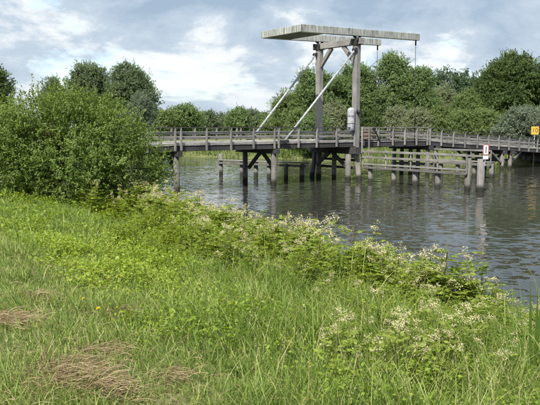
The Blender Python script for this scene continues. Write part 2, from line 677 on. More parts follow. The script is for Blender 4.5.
def build_piers():
    top = DECK - 0.38
    for s in (-6.8, 0.05):
        cap = K.beam('pier_cap', bp(s, -0.35, top - 0.15), bp(s, WIDE + 0.35, top - 0.15), 0.30, 0.28, M['tar'])
        for w in (0.1, 3.1):
            pile(s, w, top - 0.29, 0.175, parent=cap)
        for w, e in ((0.22, 1), (2.98, -1)):
            K.beam('brace', bp(s + 0.2, w, 0.95), bp(s + 0.2, 1.6 - e * 0.12, top - 0.25), 0.13, 0.24, M['tar'], cap)
    # portal pier
    s = 6.75
    cap = K.beam('pier_cap', bp(s, -0.6, top - 0.24), bp(s, WIDE + 0.6, top - 0.24), 0.5, 0.46, M['tar'])
    for (ss, w, ds, dw, r) in ((6.5, 0.12, 0, 0, .2), (7.05, -0.12, 0.0, -0.28, .19), (6.75, 1.75, 0, 0, .17), (6.7, 3.3, 0, 0, .19), (6.65, 3.62, -0.05, 0.3, .18)):
        pile(ss, w, top - 0.48, r, ds, dw, cap)
    for w, e in ((0.25, 1), (3.2, -1)):
        K.beam('brace', bp(s - 0.32, w, 0.95), bp(s - 0.32, 1.75 - e * 0.15, top - 0.42), 0.14, 0.24, M['tar'], cap)
    for z in (0.82, 1.35):
        K.beam('waler', bp(s + 0.3, 0.0, z), bp(s + 0.3, WIDE + 0.2, z), 0.10, 0.17, M['tar'], cap)
    # landing pier of the leaf, double bents with raking struts, far abutment
    for (s, rake) in ((14.9, 0), (15.8, 0), (24.8, -1), (26.0, 1)):
        t = dz(s) - 0.38
        cap = K.beam('pier_cap', bp(s, -0.3, t - 0.15), bp(s, WIDE + 0.3, t - 0.15), 0.3, 0.28, M['tar'])
        for w in (0.1, 1.75, 3.4):
            pile(s, w, t - 0.29, 0.17, parent=cap)
            if rake:
                K.beam('raking_strut', bp(s + rake * 0.1, w, 0.55), bp(s + rake * 1.75, w, t + 0.0), 0.16, 0.18, M['pile'], cap)
        for z in (0.75,):
            K.beam('waler', bp(s + 0.23, 0.0, z), bp(s + 0.23, WIDE, z), 0.08, 0.16, M['pile'], cap)
    for (s) in (-13.5, 33.5):
        t = dz(s) - 0.38
        cap = K.beam('abutment_cap', bp(s, -0.5, t - 0.15), bp(s, WIDE + 0.5, t - 0.15), 0.4, 0.28, M['tar'])
        for k in range(8):
            w = -0.3 + k * (WIDE + 0.6) / 7
            K.beam('sheet_plank', bp(s, w, -0.5), bp(s, w, t - 0.3), 0.5, 0.12, M['pile'], cap, up=U)


def build_portal():
    SPOST = 7.0
    top = 9.46
    cross = K.beam('portal_cross_beam', bp(SPOST, -0.55, top - 0.2), bp(SPOST, WIDE + 0.55, top - 0.2), 0.36, 0.40, M['grey'])
    for w in (-0.04, WIDE + 0.04):
        K.beam('portal_post', bp(SPOST, w, 1.5), bp(SPOST, w, top - 0.41), 0.40, 0.40, M['grey'], cross, up=U, ch=0.025)
        e = 1 if w < 1 else -1
        K.beam('knee_brace', bp(SPOST, w + e * 0.18, 7.9), bp(SPOST, w + e * 1.25, top - 0.41), 0.22, 0.26, M['grey'], cross)
        # iron collar round the joint and the bearing bracket under the beam
        K.beam('iron_collar', bp(SPOST - 0.27, w, top - 0.24), bp(SPOST + 0.27, w, top - 0.24), 0.52, 0.36, M['iron'], cross)
        K.beam('iron_plate', bp(SPOST - 0.3, w - e * .32, top - 0.10), bp(SPOST + 0.3, w - e * .32, top - 0.10), 0.1, 0.22, M['iron'], cross)
    zb = 9.84          # axis of the balance beams over the portal
    slope = 0.033

    def zz(s):
        return zb + (s - SPOST) * slope
    S0, S1 = 2.05, 13.25
    cw = K.beam('counterweight_end_beam', bp(S0, -0.21, zz(S0)), bp(S0, WIDE + 0.21, zz(S0)), 0.22, 0.44, M['white'])
    for w in (-0.05, WIDE + 0.05):
        K.beam('balance_beam', bp(S0 + 0.115, w, zz(S0 + .115)), bp(S1, w, zz(S1)), 0.32, 0.46, M['white'], cw)
        for e in (-1, 1):
            K.beam('bearing_arm', bp(SPOST + e * 0.30, w, zz(SPOST) - 0.24), bp(SPOST + e * 0.04, w, top + 0.0), 0.2, 0.07, M['iron'], cw)
        # hanger: an eye and chain, then a long rod down to the leaf
        sr = 13.0
        zt = zz(sr) - 0.24
        K.pole('hanger_eye', bp(sr, w, zt - 0.34), bp(sr, w, zt + 0.01), 0.055, M['iron'], cw, n=8)
        wr = -0.16 if w < 1 else WIDE + 0.16
        K.pole('hanger_rod', bp(sr, wr, DECK - 0.2), bp(sr, w, zt - 0.33), 0.020, M['iron'], cw, n=8)
    for k in range(9):
        s = S0 + 0.115 + 0.11 + k * 0.225
        K.beam('counterweight_board', bp(s, 0.12, zz(s) - 0.19), bp(s, WIDE - 0.12, zz(s) - 0.19), 0.215, 0.06, M['under'], cw)
    # shores of galvanised tube from the post heads down to the deck edge
    for w, sf in ((-0.16, 0.72), (WIDE + 0.16, 1.0)):
        st = K.pole('steel_shore', bp(sf, w, DECK + 0.12), bp(SPOST - 0.26, w, 8.70), 0.072, M['galv'], n=14)
        K.beam('foot_plate', bp(sf - 0.3, w, DECK + 0.09), bp(sf + 0.25, w, DECK + 0.09), 0.22, 0.16, M['iron'], st)
        K.pole('head_pin', bp(SPOST - 0.3, w - .14, 8.70), bp(SPOST - 0.3, w + .14, 8.70), 0.13, M['iron'], st, n=10)
    # cabinet fixed to the near post
    o0 = bp(SPOST - 0.50, -0.10, 3.36) - K.off
    prof = [(0.22, 0), (0.25, 0.03), (0.25, 0.5), (0.25, 1.0), (0.25, 1.36)]
    prof += [(0.25 * math.cos(a), 1.36 + 0.17 * math.sin(a)) for a in (0.3, 0.6, 0.9, 1.2, 1.45)]
    n = 24
    an = np.linspace(0, 2 * np.pi, n, endpoint=False)
    V = np.concatenate([np.stack([o0.x + r_ * np.cos(an), o0.y + r_ * np.sin(an), np.full(n, o0.z + z)], -1) for r_, z in prof])
    q = np.arange(n)
    F = np.concatenate([np.stack([i * n + q, i * n + (q + 1) % n, (i + 1) * n + (q + 1) % n, (i + 1) * n + q], -1) for i in range(len(prof) - 1)])
    co = link('control_cabinet', np_mesh('control_cabinet', V, [F, q[None, ::-1], (len(prof) - 1) * n + q[None]], M['cab'], smooth=True), bridge)
    for z in (0.2, 1.2):
        K.beam('cabinet_bracket', bp(SPOST - 0.26, -0.10, 3.36 + z), bp(SPOST - 0.19, -0.10, 3.36 + z), 0.2, 0.06, M['iron'], co)
    for z in (0.45, 0.95):
        K.pole('cabinet_band', bp(SPOST - 0.50, -0.10, 3.36 + z), bp(SPOST - 0.50, -0.10, 3.40 + z), 0.258, M['iron'], co, n=24)
    K.pole('warning_lamp', bp(SPOST - 0.02, -0.52, 4.62), bp(SPOST - 0.02, -0.25, 4.62), 0.15, M['iron'], co, n=12)
    K.beam('lamp_arm', bp(SPOST + 0.1, -0.40, 4.60), bp(SPOST + 0.42, -0.40, 4.05), 0.05, 0.05, M['iron'], co)
    # gate boards by the post and the dark gate arm
    for k, z in enumerate((0.22, 0.45, 0.68, 0.88)):
        K.beam('gate_board', bp(7.30, -0.30, DECK + z), bp(8.35, -0.30, DECK + z), 0.04, 0.16, M['brown'] if k < 3 else M['pale'])
    for s in (7.32, 8.0):
        K.beam('gate_post', bp(s, -0.36, 1.2), bp(s, -0.36, DECK + 0.98), 0.09, 0.09, M['pale'], up=U)
    K.beam('gate_arm', bp(8.42, -0.34, DECK + 0.92), bp(9.15, -0.34, DECK - 0.02), 0.07, 0.10, M['iron'])


build_deck()
build_railings()
build_piers()
build_portal()


# ------------------------------------------------------------------ fenders in the water
def fender(name, label, pts, walk_z, rail_z, mid_z, pile_r=0.16, top_off=0.25, rails=True, walk_mat='pale', tall=()):
    """A row of piles with a walkway plank and rails; pts are world points on the water."""
    root = empty(name, (pts[0].x, pts[0].y, 0), label, 'fender', 'timber guide fenders in the river')
    k = Kit(root)
    a, b = pts[0], pts[-1]
    d = (b - a).normalized()
    sd = Vector((d.y, -d.x, 0))
    if sd.y > 0:
        sd = -sd
    for i, p in enumerate(pts):
        t = tall[i] if i < len(tall) and tall[i] else walk_z - 0.08
        k.pole('pile', p - ZUP * 1.5 + sd * random.uniform(-.04, .04), p + ZUP * t, pile_r * random.uniform(.92, 1.12), M['pile'], n=12, taper=0.95)
    e0, e1 = a - d * 0.45, b + d * 0.1
    for q in (-0.22, 0.0, 0.22):
        k.beam('walkway_plank', e0 + sd * q + ZUP * walk_z, e1 + sd * q + ZUP * walk_z, 0.20, 0.07, M[walk_mat])
    k.beam('waler', e0 + sd * (pile_r + .06) + ZUP * (walk_z - 0.20), e1 + sd * (pile_r + .06) + ZUP * (walk_z - 0.20), 0.12, 0.16, M['pile'])
    if rails:
        n = max(2, round((e1 - e0).length / 1.9))
        for i in range(n + 1):
            p = e0.lerp(e1, i / n) + sd * 0.26
            k.beam('rail_post', p + ZUP * (walk_z - 0.2), p + ZUP * (rail_z + 0.03), 0.09, 0.08, M[walk_mat], up=d)
        for z in (rail_z, mid_z):
            k.beam('rail_board', e0 + sd * 0.33 + ZUP * z, e1 + sd * 0.33 + ZUP * z, 0.045, 0.14, M[walk_mat])
    return root, k, d, sd


P = lambda x, y: at_height(x, y, 0.0)
f1, k1, d1v, s1v = fender('guide_fender', 'long pale railed timber fender nearest the camera, with signpost pile at its end',
                          [bp(6.55, w, 0) for w in (-1.9, -3.9, -5.6, -7.3, -9.35)], 1.18, 2.02, 1.64, tall=(None, None, None, None, 1.85))
endp = bp(6.6, -10.15, 0)
for dx, dy in ((0.06, 0.0),):
    q = endp + Vector((dx - .05, dy, 0))
    k1.pole('dolphin_pile', q - ZUP * 1.5, q + ZUP * 1.84, 0.215, M['pile'], n=12, taper=0.94)
fender('guide_fender', 'timber fender across the channel, half hidden behind the railed fender',
       [bp(15.5, w, 0) for w in (-0.7, -2.2, -3.6, -5.0)], 1.15, 1.95, 1.55, rails=True, walk_mat='rail')
fender('guide_fender', 'low plank fender standing in the water behind the left bridge span',
       [P(302, 179), P(286, 178.6), P(269, 177.3), P(256, 176.5), P(242, 175.8), P(221, 174.8)], 1.12, 1.5, 1.3, rails=False, walk_mat='rail', tall=(None, None, None, None, None, 1.6))

# signs
sg = empty('river_sign', endp + ZUP * 1.86, 'white navigation sign with red border on the end pile of the fender', 'sign')
ks = Kit(sg)
sgn = Vector((0.30, -0.954, 0))               # faces the channel and the camera
sx = Vector((0.954, 0.30, 0))


def plate(k, name, c, w, h, t, mat, parent=None, off=0.0):
    c = c + sgn * off
    return k.beam(name, c - sx * (w / 2), c + sx * (w / 2), t, h, M[mat], parent, ch=0.004)


c0 = endp + sgn * 0.24 + Vector((0.10, 0, 0))
pole = k = ks.beam('sign_post', c0 - sgn * .05 + ZUP * 1.45, c0 - sgn * .05 + ZUP * 2.60, 0.06, 0.05, M['galv'], up=sx)
b1 = plate(ks, 'sign_board', c0 + ZUP * 2.36, 0.36, 0.58, 0.02, 'signwhite')
for (dx, dh, w, h) in ((-0.162, 0, 0.036, 0.58), (0.162, 0, 0.036, 0.58), (0, 0.272, 0.288, 0.036), (0, -0.272, 0.288, 0.036)):
    plate(ks, 'red_border', c0 + sx * dx + ZUP * (2.36 + dh), w, h, 0.012, 'red', b1, 0.012)
plate(ks, 'black_mark', c0 + ZUP * 2.36, 0.055, 0.34, 0.010, 'black', b1, 0.012)
plate(ks, 'lower_plate', c0 + ZUP * 1.93, 0.33, 0.20, 0.02, 'signwhite', None, 0.004)

ysc = at_depth(535, 130.6, 61.5)
ys = empty('yellow_sign', (ysc.x, ysc.y, float(ground_z(ysc.x, ysc.y))), 'square yellow sign on a post at the far end of the bridge', 'sign')
ky = Kit(ys)
ky.beam('sign_post', Vector((ysc.x, ysc.y + .06, float(ground_z(ysc.x, ysc.y)) - .3)), ysc + Vector((0, .06, 0.35)), 0.08, 0.08, M['galv'], up=(1, 0, 0))
yb = ky.beam('sign_board', ysc - Vector((0.36, 0, 0)), ysc + Vector((0.36, 0, 0)), 0.03, 0.74, M['yellow'])


def text_mesh(name, body, size, mat, parent, loc_world, off, rot_z=0.0, depth=0.004):
    cu = bpy.data.curves.new(name, 'FONT')
    cu.body = body
    cu.size = size
    cu.extrude = depth
    cu.align_x = 'CENTER'
    cu.align_y = 'CENTER'
    cu.materials.append(mat)
    tmp = bpy.data.objects.new(name, cu)
    me = bpy.data.meshes.new_from_object(tmp)
    bpy.data.objects.remove(tmp)
    o = link(name, me, parent)
    o.rotation_euler = (math.pi / 2, 0, rot_z)
    o.location = Vector(loc_world) - off
    return o


text_mesh('sign_number', '10', 0.62, plain_mat('sign_ink', (0.10, 0.05, 0.015), 0.6), yb, ysc + Vector((0, -0.021, 0)), Vector(ys.location))

# ------------------------------------------------------------------ foliage builders
LM = {
    'bush': leaf_mat('bush_leaves', (0.072, 0.118, 0.024), (0.154, 0.222, 0.053), (0.264, 0.336, 0.108)),
    'willow': leaf_mat('willow_leaves', (0.080, 0.128, 0.042), (0.158, 0.230, 0.085), (0.26, 0.335, 0.148)),
    'pale': leaf_mat('pale_willow_leaves', (0.135, 0.165, 0.085), (0.245, 0.28, 0.155), (0.33, 0.36, 0.22)),
    'lime': leaf_mat('light_green_leaves', (0.095, 0.140, 0.042), (0.172, 0.232, 0.082), (0.265, 0.325, 0.130)),
    'oak': leaf_mat('oak_leaves', (0.043, 0.074, 0.025), (0.090, 0.136, 0.042), (0.186, 0.240, 0.078)),
    'pine': leaf_mat('pine_needles', (0.038, 0.067, 0.035), (0.072, 0.115, 0.054), (0.128, 0.176, 0.080), trans=0.15),
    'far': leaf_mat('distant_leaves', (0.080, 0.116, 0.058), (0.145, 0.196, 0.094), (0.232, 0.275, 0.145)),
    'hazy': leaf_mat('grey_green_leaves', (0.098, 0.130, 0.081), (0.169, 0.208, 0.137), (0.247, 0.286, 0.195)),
}


def unit(v):
    return v / np.maximum(np.linalg.norm(v, axis=-1, keepdims=True), 1e-6)


def leaf_geo(p, d, nrm, ln, wd, bend=0.12):
    """Diamond leaves from base p along d."""
    side = unit(np.cross(d, nrm))
    up = np.cross(side, d)
    mid = p + d * (ln * 0.45)[:, None] + up * (ln * bend)[:, None]
    V = np.stack([p, mid + side * (wd / 2)[:, None], p + d * ln[:, None], mid - side * (wd / 2)[:, None]], 1).reshape(-1, 3)
    F = np.arange(len(p) * 4).reshape(-1, 4)
    return V, F


def leaf_tri(p, d, nrm, ln, wd):
    """Small triangular leaves for far crowns."""
    side = unit(np.cross(d, nrm))
    q = p + d * (ln * 0.25)[:, None]
    V = np.stack([q - side * (wd / 2)[:, None], q + side * (wd / 2)[:, None], p + d * ln[:, None]], 1).reshape(-1, 3)
    return V, np.arange(len(p) * 3).reshape(-1, 3)


def crown_points(blobs, n_clumps, r, clump_r, shell=0.72):
    """Clump centres spread over the outer part of ellipsoid blobs (x, y, z, rx, ry, rz)."""
    vol = np.array([b[3] * b[4] * b[5] for b in blobs]) ** (2 / 3)
    cnt = np.maximum((n_clumps * vol / vol.sum()).astype(int), 3)
    C, D = [], []
    for b, c in zip(blobs, cnt):
        v = unit(r.normal(size=(c, 3)))
        rad = r.uniform(shell, 1.02, c)
        C.append(np.array(b[:3]) + v * rad[:, None] * np.array(b[3:6]))
        D.append(unit(v / np.array(b[3:6])))
    return np.concatenate(C), np.concatenate(D)


def foliage(blobs, n_clumps, twigs, leaves, clump_r, twig_l, leaf_l, leaf_w, seed, droop=0.0, shell=0.7, zmin=None, up=0.35, tri=False):
    r = np.random.default_rng(seed)
    C, D = crown_points(blobs, n_clumps, r, clump_r, shell)
    cl_t = r.normal(0, 0.14, len(C))
    nC = len(C)
    o = np.repeat(C, twigs, 0) + r.normal(size=(nC * twigs, 3)) * clump_r * np.array([1, 1, 0.75])
    d = np.repeat(D, twigs, 0) * 0.9 + r.normal(size=(nC * twigs, 3)) * 0.65
    d[:, 2] += up
    d = unit(d)
    tl = twig_l * r.uniform(0.5, 1.3, len(o))
    t = np.tile(np.linspace(0.05, 1, leaves), len(o)) + r.uniform(-.06, .06, len(o) * leaves)
    oo, dd, ll = np.repeat(o, leaves, 0), np.repeat(d, leaves, 0), np.repeat(tl, leaves)
    p = oo + dd * (ll * t)[:, None]
    p[:, 2] -= droop * ll * t * t
    ld = dd * 0.5 + r.normal(size=p.shape) * 0.75
    ld[:, 2] -= droop * 0.8
    ld = unit(ld)
    nr = r.normal(size=p.shape) * 0.6 + np.repeat(np.repeat(D, twigs, 0), leaves, 0) * 1.0
    nr[:, 2] += 0.7
    n = len(p)
    k = 3 if tri else 4
    args = (p, ld, unit(nr), leaf_l * r.uniform(0.6, 1.3, n), leaf_w * r.uniform(0.7, 1.25, n))
    V, F = leaf_tri(*args) if tri else leaf_geo(*args)
    tint = 0.45 + np.repeat(np.repeat(cl_t, twigs), leaves) + r.normal(0, 0.14, n)
    tint += 0.12 * (t - 0.5)
    tint = np.repeat(np.clip(tint, 0, 1), k)
    if zmin is not None:
        keep = p[:, 2] > zmin
        V = V.reshape(-1, k, 3)[keep].reshape(-1, 3)
        tint = tint.reshape(-1, k)[keep].ravel()
        F = np.arange(len(V)).reshape(-1, k)
    return V, F, tint


def limb_geo(paths, n=7):
    """Tapered tubes: list of (points, radii)."""
    Vs, Fs, o = [], [], 0
    for pts, rad in paths:
        pts = np.array(pts, float)
        for i, (p, r_) in enumerate(zip(pts, rad)):
            t = unit((pts[min(i + 1, len(pts) - 1)] - pts[max(i - 1, 0)])[None])[0]
            a = np.cross(t, [0.31, 0.95, 0.1])
            a /= np.linalg.norm(a)
            b = np.cross(t, a)
            an = np.linspace(0, 2 * np.pi, n, endpoint=False)
            Vs.append(p + r_ * (np.cos(an)[:, None] * a + np.sin(an)[:, None] * b))
        m = len(pts)
        for i in range(m - 1):
            k = np.arange(n)
            Fs.append(np.stack([o + i * n + k, o + i * n + (k + 1) % n, o + (i + 1) * n + (k + 1) % n, o + (i + 1) * n + k], -1))
        o += m * n
    return np.concatenate(Vs), np.concatenate(Fs)


def tree(name, label, cat, base, blobs, mat, trunk_r, seed, group=None, clumps=120, twigs=10, leaves=9, clump_r=0.5,
         twig_l=0.7, leaf_l=0.30, leaf_w=0.13, droop=0.0, shell=0.8, stems=1, up=0.3, tri=True):
    """base: world x, y; blobs relative to the base point on the ground."""
    bz = float(ground_z(base[0], base[1]))
    root = empty(name, (base[0], base[1], bz), label, cat, group)
    r = np.random.default_rng(seed + 991)
    V, F, t = foliage(blobs, clumps, twigs, leaves, clump_r, twig_l, leaf_l, leaf_w, seed, droop, shell, zmin=0.05, up=up, tri=tri)
    link('crown', np_mesh('crown', V, [F], mat, t), root)
    paths = []
    big = sorted(blobs, key=lambda b: -b[2])
    ztop = big[0][2]
    for q in range(stems):
        ox, oy = (r.uniform(-.3, .3, 2) if stems > 1 else (0, 0))
        tx, ty = big[0][0] * .5 + r.uniform(-.3, .3), big[0][1] * .5
        n = 6
        pts = [(ox + (tx - ox) * (k / n) ** 1.3 + r.uniform(-.05, .05), oy + (ty - oy) * (k / n) ** 1.3, -0.3 + (ztop + 0.3) * k / n) for k in range(n + 1)]
        paths.append((pts, [trunk_r * (1.15 - 0.95 * k / n) for k in range(n + 1)]))
    for b in blobs:
        for q in range(2):
            f = r.uniform(0.25, 0.55)
            p0 = np.array(paths[0][0][int(f * 6)])
            v = unit(r.normal(size=(1, 3)))[0]
            p2 = np.array(b[:3]) + v * np.array(b[3:6]) * 0.6
            p1 = (p0 + p2) / 2 + np.array([0, 0, 0.25])
            paths.append(([p0, p1, p2], [trunk_r * 0.5, trunk_r * 0.32, trunk_r * 0.12]))
    V, F = limb_geo(paths)
    link('trunk', np_mesh('trunk', V, [F], M['bark'], smooth=True), root)
    return root


def px_tree(name, label, x0, x1, ytop, depth, mat, seed, cat='tree', group=None, low=0.12, lobes=7, squash=1.0, **kw):
    """A tree or shrub whose crown spans photo columns x0..x1 and tops out at row ytop, standing at the given depth."""
    xc = (x0 + x1) / 2
    c = at_depth(xc, 127, depth)
    bz = float(ground_z(c.x, c.y))
    rad = (x1 - x0) / 2 / FPX * depth
    h = at_depth(xc, ytop, depth).z - bz
    r = np.random.default_rng(seed + 17)
    z0 = h * low
    H = h - z0
    blobs = [(0, 0, z0 + H * 0.48, rad * 0.72, rad * 0.68, H * 0.46)]
    for k in range(lobes):
        a = 2 * math.pi * (k + r.uniform(-.3, .3)) / lobes
        zf = r.uniform(0.25, 0.80)
        rr = rad * r.uniform(0.30, 0.44)
        reach = (rad - rr) * (1.0 if zf < 0.55 else 0.75) * r.uniform(.85, 1.0)
        rz = min(rr * 1.05, H * 0.3)
        blobs.append((math.cos(a) * reach, math.sin(a) * reach * 0.9, min(z0 + H * zf, h - rz), rr, rr, rz))
    rt = min(rad * 0.42, H * 0.28)
    blobs.append((r.uniform(-.25, .25) * rad, 0, h - rt, rt, rt, rt))
    kw.setdefault('trunk_r', 0.05 + 0.022 * h)
    return tree(name, label, cat, (c.x, c.y), blobs, LM[mat], seed=seed, group=group, **kw)


def build_trees():
    big = dict(clumps=520, twigs=15, leaves=10, clump_r=0.36, twig_l=0.5, leaf_l=0.21, leaf_w=0.14)
    mid = dict(clumps=280, twigs=14, leaves=10, clump_r=0.27, twig_l=0.42, leaf_l=0.17, leaf_w=0.11)
    far = dict(clumps=220, twigs=12, leaves=9, clump_r=0.5, twig_l=0.7, leaf_l=0.34, leaf_w=0.24)
    G = 'trees on the far bank'
    # left
    px_tree('poplar_tree', 'dark tree cut by the left edge, above the bush', -46, 17, 67, 74, 'oak', 11, group=G, **big)
    px_tree('willow_tree', 'rounded grey green tree behind the bush, left of a pair', 66, 117, 65, 92, 'far', 12, group=G, **big)
    px_tree('willow_tree', 'rounded grey green tree behind the bush, right of a pair', 104, 161, 65, 90, 'far', 13, group=G, **big)
    px_tree('young_willow', 'small pale silvery tree in front of the right rounded tree', 122, 158, 95, 78, 'hazy', 14, group=G, **mid)
    px_tree('field_tree', 'slender treetop just showing above the big bush', 38, 70, 78, 85, 'far', 15, group=G, **mid)
    # low distant tree line left of the portal
    F_ = 'distant low trees behind the left railing'
    spec = [(148, 178, 113, 118, 'lime'), (168, 202, 108, 122, 'willow'), (192, 220, 114, 135, 'far'), (212, 232, 117, 150, 'hazy'),
            (226, 250, 110, 145, 'willow'), (240, 262, 112, 165, 'hazy'), (252, 276, 115, 155, 'far'), (262, 288, 117, 130, 'lime')]
    lab = ['light green distant tree next to the large bush', 'fuller dark green distant tree above the left railing', 'low distant tree right of the fuller dark one',
           'faint greyish distant tree in the middle of the low line', 'green distant tree with a raised top in the low line', 'pale greyish far tree beside the raised green one',
           'distant tree showing between the two steel shores', 'low light tree at the foot of the far steel shore']
    for i, ((a, b, t, z, m), l) in enumerate(zip(spec, lab)):
        px_tree('distant_tree', l, a, b, t, z, m, 30 + i, group=F_, low=0.02, lobes=5, **far)
    # big mass behind the portal
    C_ = 'big trees behind the portal'
    px_tree('willow_tree', 'low left shoulder of the willows behind the portal', 270, 306, 92, 80, 'lime', 50, group=C_, low=0.02, **mid)
    px_tree('willow_tree', 'rounded willow between the two portal posts', 288, 346, 70, 82, 'willow', 51, group=C_, low=0.02, **big)
    px_tree('willow_tree', 'tall willow directly behind the near portal post', 326, 384, 64, 84, 'willow', 52, group=C_, low=0.02, **big)
    px_tree('willow_tree', 'tallest willow, topping out between the hanger rods', 362, 420, 56, 83, 'willow', 53, group=C_, low=0.02, **big)
    px_tree('willow_tree', 'willow with rounded top just right of the near hanger rod', 392, 434, 71, 81, 'willow', 54, group=C_, low=0.02, **big)
    px_tree('pale_willow', 'pale grey green willow below the dark pines', 424, 460, 84, 88, 'pale', 55, group=C_, low=0.02, **mid)
    px_tree('pale_willow', 'yellowish green willow left of the dark oak', 446, 482, 92, 84, 'lime', 56, group=C_, low=0.02, **mid)
    # shrubs along the far bank
    S_ = 'shrubs along the far bank'
    spec = [(284, 312, 111, 76, 'lime', 'light green shrub behind the foot of the near steel shore'), (318, 352, 104, 77, 'pale', 'pale shrub between the portal posts above the railing'),
            (352, 382, 112, 75, 'oak', 'dark shrub just right of the cabinet'), (384, 408, 108, 76, 'pale', 'pale leafy shrub between the hanger rods'), (404, 430, 111, 73, 'pale', 'light shrub right of the near hanger rod'),
            (424, 452, 110, 74, 'lime', 'light green shrub above the right railing'), (446, 474, 112, 72, 'lime', 'yellow green shrub over the fender'), (466, 502, 111, 72, 'lime', 'spreading yellow green shrub left of the round bush'),
            (296, 330, 117, 73, 'willow', 'low dark shrub by the far portal post')]
    for i, (a, b, t, z, m, l) in enumerate(spec):
        px_tree('bank_shrub', l, a, b, t, z, m, 70 + i, cat='shrub', group=S_, low=0.0, lobes=6, **mid)
    px_tree('round_bush', 'rounded grey green bush beside the yellow sign', 496, 552, 112, 68, 'hazy', 90, cat='shrub', low=0.0, **big)
    # right
    px_tree('oak_tree', 'large dark oak with broad rounded crown at the right', 470, 552, 53, 86, 'oak', 91, group=G, low=0.04, lobes=11,
            clumps=860, twigs=15, leaves=10, clump_r=0.34, twig_l=0.5, leaf_l=0.21, leaf_w=0.15)
    px_tree('oak_tree', 'dark oak cut by the right edge', 520, 610, 60, 88, 'oak', 92, group=G, low=0.04, **big)
    # pines
    r = random.Random(4)
    for i, (x, t) in enumerate(((428, 73), (436, 70), (444, 69), (452, 70), (460, 69), (468, 71), (475, 74))):
        d = 128 + r.uniform(-8, 8)
        c = at_depth(x, 127, d)
        h = at_depth(x, t, d).z - float(ground_z(c.x, c.y))
        bl = [(r.uniform(-.2, .2), 0, h * f, w, w, h * 0.10) for f, w in ((0.90, 0.7), (0.76, 1.2), (0.62, 1.7), (0.48, 2.0), (0.34, 2.1))]
        tree('pine_tree', ('leftmost', 'second from left', 'third from left', 'middle', 'third from right', 'second from right', 'rightmost')[i] + ' dark pine of the far row between willows and oak', 'tree', (c.x, c.y), bl, LM['pine'], 0.22, 110 + i, group='far row of dark pines',
             clumps=170, twigs=9, leaves=8, clump_r=0.35, twig_l=0.6, leaf_l=0.36, leaf_w=0.2)


build_trees()


def build_bush():
    c = at_depth(62, 127, 19.2)
    bl = [(0, 0, 1.55, 2.2, 1.7, 1.5), (-1.5, -.2, 1.2, 1.4, 1.2, 1.15), (1.7, -.1, 1.0, 1.2, 1.1, 1.0), (0.5, -.7, 1.1, 1.3, 1.1, 1.05), (-.6, .2, 2.45, 1.15, 1.0, 0.85),
          (0.75, 0, 2.35, 1.1, 1.0, 0.8), (-2.2, .2, 1.7, 1.0, 1.0, 0.9), (2.05, .3, 1.1, 0.8, .9, 0.85), (1.45, .2, 1.85, .95, .9, .8), (-1.5, -.3, 2.1, .9, .9, .8)]
    tree('willow_bush', 'large dense green bush on the bank, hiding the left end of the bridge', 'bush', (c.x, c.y), bl, LM['bush'], 0.10, 5, clumps=420, twigs=15, leaves=13,
         clump_r=0.20, twig_l=0.42, leaf_l=0.085, leaf_w=0.038, shell=0.6, stems=9, up=0.45, tri=False)


build_bush()

# ------------------------------------------------------------------ meadow
GM = {
    'grass': leaf_mat('grass_blades', (0.085, 0.148, 0.028), (0.200, 0.290, 0.062), (0.40, 0.42, 0.155), trans=0.42, rough=0.55),
    'straw': leaf_mat('dry_straw', (0.13, 0.095, 0.047), (0.275, 0.208, 0.112), (0.42, 0.35, 0.21), trans=0.2, rough=0.65),
    'straw_green': leaf_mat('seeding_stalks', (0.20, 0.22, 0.07), (0.34, 0.32, 0.14), (0.48, 0.42, 0.24), trans=0.3, rough=0.65),
    'cover': leaf_mat('ground_cover_leaves', (0.105, 0.175, 0.018), (0.225, 0.315, 0.038), (0.34, 0.42, 0.085), trans=0.45),
    'herb': leaf_mat('herb_leaves', (0.105, 0.165, 0.020), (0.22, 0.295, 0.045), (0.34, 0.39, 0.095), trans=0.45),
    'dock': leaf_mat('dock_leaves', (0.07, 0.12, 0.022), (0.12, 0.18, 0.035), (0.19, 0.25, 0.06), trans=0.35, rough=0.5),
    'cream': leaf_mat('cream_blossom', (0.47, 0.42, 0.20), (0.60, 0.55, 0.32), (0.72, 0.69, 0.48), trans=0.35, rough=0.7),
    'yellow': leaf_mat('yellow_petals', (0.6, 0.42, 0.01), (0.75, 0.55, 0.015), (0.8, 0.62, 0.03), trans=0.2),
    'stem': leaf_mat('stems', (0.12, 0.14, 0.04), (0.22, 0.22, 0.07), (0.34, 0.29, 0.14), trans=0.2),
}


def blades(p, h, w, az, lean, droop, tint, r, coarse=False):
    """Curved blades of three segments (two when coarse). p (N,3); lean = sideways reach as a share of h."""
    n = len(p)
    out = np.stack([np.cos(az), np.sin(az), np.zeros(n)], -1)
    tw = az + np.pi / 2 + r.normal(0, 0.5, n)
    side = np.stack([np.cos(tw), np.sin(tw), np.zeros(n)], -1)
    lv = ((0, 0.8), (0.55, 0.9)) if coarse else ((0, 0.8), (0.42, 1.0), (0.76, 0.62))
    m = 2 * len(lv) + 1
    V = np.zeros((n, m, 3))
    for k, (t, ww) in enumerate(lv):
        c = p + out * (lean * h * t ** 1.7)[:, None] + np.array([0, 0, 1.0]) * (h * (t - droop * t ** 3))[:, None]
        V[:, 2 * k] = c - side * (w * ww / 2)[:, None]
        V[:, 2 * k + 1] = c + side * (w * ww / 2)[:, None]
    V[:, m - 1] = p + out * (lean * h)[:, None] + np.array([0, 0, 1.0]) * (h * (1 - droop))[:, None]
    b = np.arange(n)[:, None] * m
    Q = np.concatenate([b + np.array([[2 * k, 2 * k + 1, 2 * k + 3, 2 * k + 2]]) for k in range(len(lv) - 1)])
    T = b + np.array([[m - 3, m - 2, m - 1]])
    return V.reshape(-1, 3), Q, T, np.repeat(tint, m)


